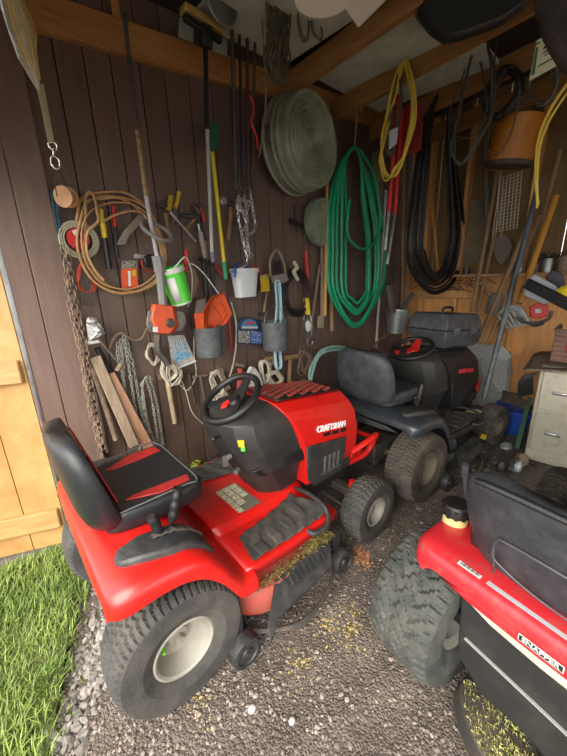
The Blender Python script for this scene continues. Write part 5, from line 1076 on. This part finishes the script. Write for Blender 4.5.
# things on the back wall
t = E('chainsaw', B(538, 318, .5), 'red chainsaw with grey handle hanging right of the bent aluminium frames', 'chainsaw')
m = MB(); m.loft([[B(x, y, o_) for x, y in ((529, 307), (538, 302), (548, 305), (549, 315), (540, 319), (530, 317))] for o_ in (.42, .58)]); m.build('saw_body', REDP, t, bev=.01)
m = MB().tube(smooth([B(x, y, .55) for x, y in ((516, 317), (524, 322), (536, 323), (548, 319), (552, 311))], 4), .014, 8); m.tube(smooth([B(x, y, .45) for x, y in ((528, 321), (534, 326), (544, 323))], 4), .012, 8); m.build('handle', CHAR, t)
MB().slab([B(x, y, .60) for x, y in ((535, 309), (541, 309), (541, 313), (535, 313))], (.004, 0, 0)).build('label', PALE, t)
for i in range(4):
    m = MB(); q = [(498+i*5, 315-i*1.5), (509+i*4, 304+i), (520+i*3, 319+i), (509+i*4, 329-i)]
    P = [B(x, y, .35+.05*i) for x, y in q]
    for a_, b_ in zip(P, P[1:]+P[:1]): m.bar(a_, b_, .022, .022, up=(1, 0, 0))
    one(m, 'aluminium_frame', mat('dull aluminium', (.40, .40, .38), .45, .6, (.25, .24, .22), 20), ['outermost left square', 'second from left square', 'second from right square', 'innermost right square'][i]+' aluminium frame hanging left of the red chainsaw', 'frame', 'bent aluminium frames')
# wire rack, orange basket
m = MB(); a, b_, c_, d_ = B(500, 178, .2), B(522, 171, .2), B(517, 228, .3), B(496, 232, .3)
for i in range(7): u = i/6; m.tube([a.lerp(b_, u), d_.lerp(c_, u)], .004, 5)
for i in range(17): u = i/16; m.tube([a.lerp(d_, u), b_.lerp(c_, u)], .0022, 5)
one(m, 'wire_rack', mat('cream wire', (.50, .47, .36), .5), 'cream wire rack hanging under the orange bucket', 'rack')
t = E('hanging_bucket', B(508, 140, .7), 'orange-yellow bucket hanging upside down from the joists', 'bucket')
c = X3(507, 165, 3.5); s_ = .0095
m = MB(); m.lathe([(.155, 0), (.16, .01), (.165, .26), (.17, .32), (.001, .33)], Matrix.Translation(X3(507, 167, 3.45)) @ Matrix.Rotation(RA(8), 4, 'X'), 36); m.build('bucket_body', mat('amber plastic', (.42, .17, .01), .45, 0, (.34, .10, .01), 5), t)
MB().lathe([(.001, .004), (.158, .004), (.162, -.004), (.168, .015), (.166, .03)], Matrix.Translation(X3(507, 167, 3.45)) @ Matrix.Rotation(RA(8), 4, 'X'), 36).build('rim', mat('dark underside', (.06, .04, .03), .7), t)
def bloop(name, label, pts, r, mt, X, n=3, jit=1.6, cat='cord'):
    m = MB()
    for i in range(n): m.tube(smooth([X3(x+random.uniform(-jit, jit), y+random.uniform(-jit, jit), X+random.uniform(-.03, .03)) for x, y in pts], 6, True), r, 7, closed=True)
    return one(m, name, mt, label, cat)
bloop('cord_loop', 'grey cable hanging in big loops left of the orange bucket', [(475, 38), (486, 45), (493, 70), (490, 110), (480, 135), (462, 165), (452, 150), (458, 110), (468, 60)], .008, mat('grey cable', (.06, .06, .048), .6), 2.9, 2, 3, 'cable')
bloop('cord_loop', 'thin grey cable loop hanging beneath the big black tub', [(470, 35), (480, 60), (487, 110), (470, 138), (452, 130), (452, 105), (464, 70)], .006, mat('grey cable', (.06, .06, .048), .6), 3.0, 1, 1, 'cable')
bloop('cord_coil', 'thick black cord coil hanging in front of the orange bucket', [(505, 70), (518, 78), (520, 92), (510, 108), (495, 118), (487, 108), (492, 88)], .016, BHOSE, 3.15, 8, 3.2)
bloop('cord_loop', 'dark cable loop hanging below the printed card', [(532, 78), (530, 95), (540, 105), (552, 98), (556, 80), (552, 60)], .009, CORD, 2.6, 3, 1.5, 'cable')
m = MB(); m.tube(smooth([X3(500, 20, 3.0), X3(495, 55, 3.0), X3(490, 120, 3.0), X3(488, 140, 3.0)], 5), .006, 6); m.tube(smooth([X3(520, 90, 3.05), X3(512, 130, 3.05), X3(498, 155, 3.05), X3(488, 150, 3.05)], 5), .005, 6); one(m, 'hanging_string', CORD, 'black string hanging across the orange bucket', 'string')
t = E('printed_card', X3(543, 58, 2.4), 'pale green and white price card hanging beside the brown leather bag', 'card')
a_, b_, c_, d_ = X3(537, 40, 2.4), X3(552, 33, 2.4), X3(556, 66, 2.42), X3(529, 81, 2.42); MB().slab([a_, b_, c_, d_], (.004, 0, 0)).build('card', mat('card cream', (.58, .60, .40), .6), t)
def lerp2(u, v): return a_.lerp(b_, u).lerp(d_.lerp(c_, u), v)+V((-.004, 0, 0))
m = MB()
for u0, u1, v0, v1 in ((.05, .25, .08, .14), (.05, .2, .2, .9), (.4, .9, .05, .12), (.5, .85, .16, .2), (.5, .9, .42, .47), (.55, .9, .52, .55), (.3, .95, .72, .76)): m.slab([lerp2(u0, v0), lerp2(u1, v0), lerp2(u1, v1), lerp2(u0, v1)], (-.001, 0, 0))
m.build('print', mat('card green print', (.05, .14, .06), .6), t)
ex = (b_-a_).normalized(); ey = (a_-d_).normalized(); en = ex.cross(ey).normalized(); ey = en.cross(ex)
Mt = Matrix((ex, ey, en)).transposed().to_4x4(); Mt.translation = lerp2(.68, .32)-V(t.location)+V((-.003, 0, 0)); text('4', .055, mat('card dark print', (.03, .05, .03), .6), 'lettering', t, Mt, .0005)
# black tub at the ceiling, brown bag
c = X3(475, -8, 2.1)
m = MB(); m.loft([[X3(x+dx, y+dy, 2.1+d_) for x, y in ((414, 0), (417, 20), (430, 36), (443, 45), (462, 41), (500, 27), (524, 10), (535, -10), (520, -24), (430, -24))] for d_, dx, dy in ((-.06, 2, -3), (0, 0, 0), (.22, -2, -2), (.30, -6, -8))]); one(m, 'storage_tub', mat('black tub plastic', (.013, .015, .015), .4, 0, (.03, .032, .03), 5), 'big black plastic tub stored at the ceiling', 'tub', bev=.03)
m = MB(); m.loft([[X3(x+dx, y, 1.75+d_) for x, y in ((530, -20), (534, 10), (540, 34), (548, 52), (558, 68), (580, 85), (600, -20))] for d_, dx in ((0, 4), (.04, 0), (.16, 0), (.22, 5))]); one(m, 'leather_bag', PLEATH, 'dark brown leather bag hanging at the top right', 'bag', bev=.03)
bloop('yellow_rope', 'bright yellow cord loops hanging from the second joist', [(404, 62), (411, 80), (413, 115), (405, 150), (396, 172), (387, 178), (381, 165), (384, 135), (392, 100), (398, 75)], .0065, YCORD, 2.55, 5, 2.8)
bloop('strap_bundle', 'dark strap bundle inside the yellow cord loops', [(398, 75), (401, 95), (397, 130), (392, 155), (388, 150), (390, 120), (394, 90)], .008, CORD, 2.56, 3, 1.5, 'strap')
m = MB().slab([X3(389, 131, 2.5), X3(398, 127, 2.5), X3(397, 143, 2.5), X3(389, 150, 2.5)], (.003, 0, 0)); one(m, 'paper_tag', PALE, 'white paper tag on the straps inside the yellow loops', 'tag')
m = MB().tube(smooth([X3(572, 78, 2.3), X3(556, 100, 2.32), X3(543, 125, 2.35), X3(537, 150, 2.38), X3(536, 178, 2.4), X3(538, 205, 2.42)], 6), .008, 8); m.tube(smooth([X3(574, 84, 2.3), X3(558, 106, 2.32), X3(545, 130, 2.35), X3(538, 158, 2.38), X3(537, 208, 2.42)], 6), .006, 8); one(m, 'yellow_rope', YCORD, 'yellow cord curving down at the right edge in front of the pipe', 'rope')
# poles leaning in the corner
def lean(name, label, a, b, r, mt, oa, ob, cat='pole'):
    m = MB().tube([B(a[0], a[1], oa), B(b[0], b[1], ob)], r*1.25, 10); return one(m, name, mt, label, cat)
lean('metal_pipe', 'long grey metal pipe leaning from the floor up to the back wall', (540, 180), (484, 398), .017, PIPE, .55, .95, 'pipe')
lean('wooden_pole', 'brown wooden handle leaning just right of the plastic case', (502, 150), (472, 312), .016, WOODH, .12, .28)
lean('wooden_pole', 'second brown handle leaning right of the first beside the case', (505, 190), (474, 326), .013, WOODH, .10, .24)
lean('wooden_pole', 'thick wooden handle crossing behind the grey metal pipe', (538, 200), (479, 342), .019, WOODH, .2, .36)
lean('wooden_pole', 'thinner wooden handle parallel below the thick crossing one', (540, 215), (487, 345), .014, WOODH, .16, .34)
lean('wooden_pole', 'short orange-brown handle with round end above the frames', (556, 196), (519, 303), .021, WOODO, .3, .62)
lean('wooden_pole', 'long wooden pole leaning at the far right of the handle group', (560, 150), (530, 270), .014, WOODH, .2, .3)
lean('wooden_pole', 'pale upright handle standing in the corner behind the black hose', (446, 165), (452, 280), .014, WOODH, .1, .16) if 0 else None
lean('wooden_pole', 'light thin stick slanting inside the black hose loops', (431, 195), (438, 270), .012, WOODO, .2, .25)
lean('grey_post', 'dull grey-green pipe hanging below the grey cable loops', (484, 140), (488, 236), .020, mat('olive pipe', (.12, .11, .07), .6), .15, .15, 'pipe')
t = E('spade', B(503, 215, .15), 'long-handled shovel hanging with grey-brown blade below the wire rack', 'shovel')
m = MB().slab([B(x, y, .14) for x, y in ((494, 238), (500, 234), (508, 236), (512, 246), (508, 258), (501, 266), (495, 258), (492, 246))], (.015, 0, 0)); m.build('blade', mat('dusty blade', (.16, .13, .10), .7, .2), t, bev=.004); MB().tube([B(503, 182, .12), B(501, 238, .13)], .016, 8).build('handle', WOODH, t)
# papers / lattice behind
m = MB().slab([B(x, y, .03) for x, y in ((461, 200), (484, 200), (486, 262), (459, 266))], (.02, 0, 0)); one(m, 'paper_sack', mat('dim tan paper', (.20, .15, .09), .8, 0, (.14, .10, .06), 8), 'tan paper sheet standing on the rail in the corner', 'paper')
# jars and tins on the shelf
for i, (x, y, r_, h_, la, mt_) in enumerate(((549, 256, .045, .12, 'dull metal tin on the shelf left of the brown jar', GALV), (566, 256, .05, .13, 'rusty brown jar at the right end of the shelf', RUST), (468, 256, .035, .07, 'small dark tin on the shelf near the corner', DSTEEL), (537, 256, .03, .07, 'small brown tin on the shelf behind the pipe', RUST), (520, 259, .04, .08, 'grey can on the shelf between the leaning handles', GALV))):
    p = B(x, y, .17); p.z = 1.491; m = MB().lathe([(.001, 0), (r_, 0), (r_, h_), (r_+.003, h_+.002), (r_-.004, h_), (r_-.006, h_-.02), (.001, h_-.02)], Matrix.Translation(p), 24); one(m, 'tin_can', mt_, la, 'tin', 'tins on the back shelf')
m = MB()
for i in range(40):
    p = B(552+random.uniform(-10, 12), 250, .17); p.z = 1.6; m.tube([p, p+V((random.uniform(-.05, .05), random.uniform(-.12, .12), random.uniform(.02, .08)))], .003, 4)
one(m, 'dried_twigs', mat('dark twigs', (.05, .04, .03), .9), 'dark dry twigs sticking out of the shelf tins', 'twigs', None)
bpy.context.scene.objects['dried_twigs']['kind'] = 'stuff'
m = MB().lathe([(.055, 0), (.06, .01), (.06, .2), (.055, .21)], Matrix.Translation(B(491, 314, .18)) @ Matrix.Rotation(RA(8), 4, 'X'), 24, cap=True); one(m, 'metal_cup', mat('grey enamel', (.20, .21, .22), .5, .3), 'grey metal cylinder hanging behind the leaning handles', 'cylinder')
m = MB()
for i in range(60):
    y = random.uniform(1.2, 2.0); z_ = random.uniform(1.28, 1.46); p = V((XB-.12, y, z_)); m.tube([p, p+V((random.uniform(-.05, .02), random.uniform(-.14, .14), random.uniform(-.08, .06)))], .004, 4)
tag(m.build('brush_pile', mat('dark scrap', (.06, .045, .03), .9), None), 'dark scrap twigs and wires crammed under the shelf near the corner', 'scrap', kind='stuff')
# galvanised sheet and its neighbours
a = [B(x, y, o_) for x, y, o_ in ((455, 340, .13), (503, 346, .13), (512, 356, .14), (508, 402, .3), (458, 406, .3))]
m = MB(); m.slab(a, (.006, 0, 0)); one(m, 'metal_sheet', mat('mottled galvanised', (.36, .37, .36), .5, .3, (.24, .25, .24), 60, .42, .6), 'mottled grey sheet with clipped corner leaning on the back wall', 'sheet')
m = MB().bar(B(530, 398, .55), Z(517, 449, .02), .035, .02, up=(1, 0, 0)); one(m, 'green_slat', mat('green slat', (.07, .16, .09), .6), 'green wooden slat leaning between blue bin and cabinet', 'slat')
t = E('blue_bin', Z(517, 440), 'blue plastic bin on the ground between the black mower and cabinet', 'bin', RA(5))
p = Z(517, 445); t.location = (3.72, .72, 0)
MB().loft([[(-.12, -.13, 0), (.12, -.13, 0), (.12, .13, 0), (-.12, .13, 0)], [(-.14, -.15, .22), (.14, -.15, .22), (.14, .15, .22), (-.14, .15, .22)]]).build('bin_body', BLUE, t, world=False, bev=.01); MB().box((-.15, -.16, .21), (.15, .16, .24)).build('rim', BLUE, t, world=False, bev=.005)
m = MB()
for i in range(9): q = V((3.72, .70, .25+.012*i)); m.tube([q+V((random.uniform(-.1, -.05), -.17+.01*i, 0)), q+V((0, .02, .03)), q+V((.1, .15, 0))], .012, 6)
one(m, 'burlap_heap', mat('brown sacking', (.10, .075, .055), .9, 0, (.16, .12, .09), 20, bump=.5, bsc=50), 'brown sacking heaped on the blue bin', 'sacking')
m = MB()
for i in range(7): m.tube(smooth([X3(519+i*2.2, 397-i*.5, 3.25), X3(519+i*2.2, 384-i, 3.2), X3(524+i*2.0, 376-i*.4, 3.2), X3(534, 374, 3.2)], 4), .008, 6)
one(m, 'glove', DUST, 'dark ribbed glove hanging from the mat at the cabinet corner', 'glove')
# rubbish on the ground between
for i, (x, y, sx, sy, sz, mt_, la) in enumerate(((506, 447, .07, .05, .02, PALE, 'flat white scrap on the ground left of the blue bin'), (515, 470, .08, .05, .06, GALV, 'crushed pale can on the ground beside the cabinet foot'), (520, 462, .06, .05, .05, mat('brown stone', (.22, .15, .10), .9), 'brown stone against the cabinet foot'), (500, 470, .04, .03, .05, DSTEEL, 'small dark lump on the ground left of the crushed can'))):
    p = Z(x, y); m = MB(); m.ball(p+V((0, 0, sz*.6)), (sx, sy, sz), n=10)
    m.v = [tuple(V(q)+V((random.uniform(-.008, .008), random.uniform(-.008, .008), random.uniform(-.006, .006)))) for q in m.v]; one(m, ['white_scrap', 'crushed_can', 'rock', 'scrap_lump'][i], mt_, la, ['scrap', 'can', 'rock', 'scrap'][i])
stones('debris', 'dark leaves and scrap scattered between black mower and cabinet', 260, lambda: (random.gauss(3.0, .25), random.gauss(.85, .2)), lambda: random.uniform(.012, .03), mat('dark debris', (.10, .08, .065), .9, isl=.5), cat='debris', flat=.3)
stones('dry_leaves', 'orange-brown dry leaves scattered on the gravel near the red mower wheel', 130, lambda: (lambda p: (p.x+random.gauss(0, .03), p.y+random.gauss(0, .03)))(Z(362, 556)), lambda: random.uniform(.006, .015), mat('orange leaf', (.38, .17, .08), .85, isl=.4), cat='leaves', flat=.25)
def straw():
    a_ = random.choice([(348, 640), (352, 628), (356, 612), (300, 660), (395, 572), (330, 622), (200, 705)]); p = Z(*a_); return p.x+random.gauss(0, .035), p.y+random.gauss(0, .035)
stones('straw', 'thin yellow straw bits scattered on the gravel', 420, straw, lambda: random.uniform(.003, .008), mat('straw', (.38, .29, .10), .9, isl=.3), cat='straw', flat=.3)
# yellow crumpled thing by the wall
m = MB(); p = W(199, 468, .06)
for i in range(7): m.ball(p+V((random.uniform(-.05, .05), random.uniform(-.04, .04), random.uniform(-.03, .04))), (random.uniform(.03, .055), .03, random.uniform(.025, .045)), n=8)
one(m, 'ratchet_strap', mat('lime camouflage', (.42, .48, .03), .7, 0, (.06, .07, .03), 28, .5, .55), 'crumpled lime and black strap bundle by the wall behind the red mower', 'strap bundle')
for (x, y, sx, la) in ((252, 710, .018, 'largest pale flat stone on the gravel in front'), (292, 722, .014, 'small pale stone right of the largest one')):
    p = Z(x, y); m = MB().ball(p+V((0, 0, .006)), (sx, sx*.8, .012), n=8); one(m, 'pebble', mat('pale pebble', (.50, .46, .42), .8), la, 'stone')
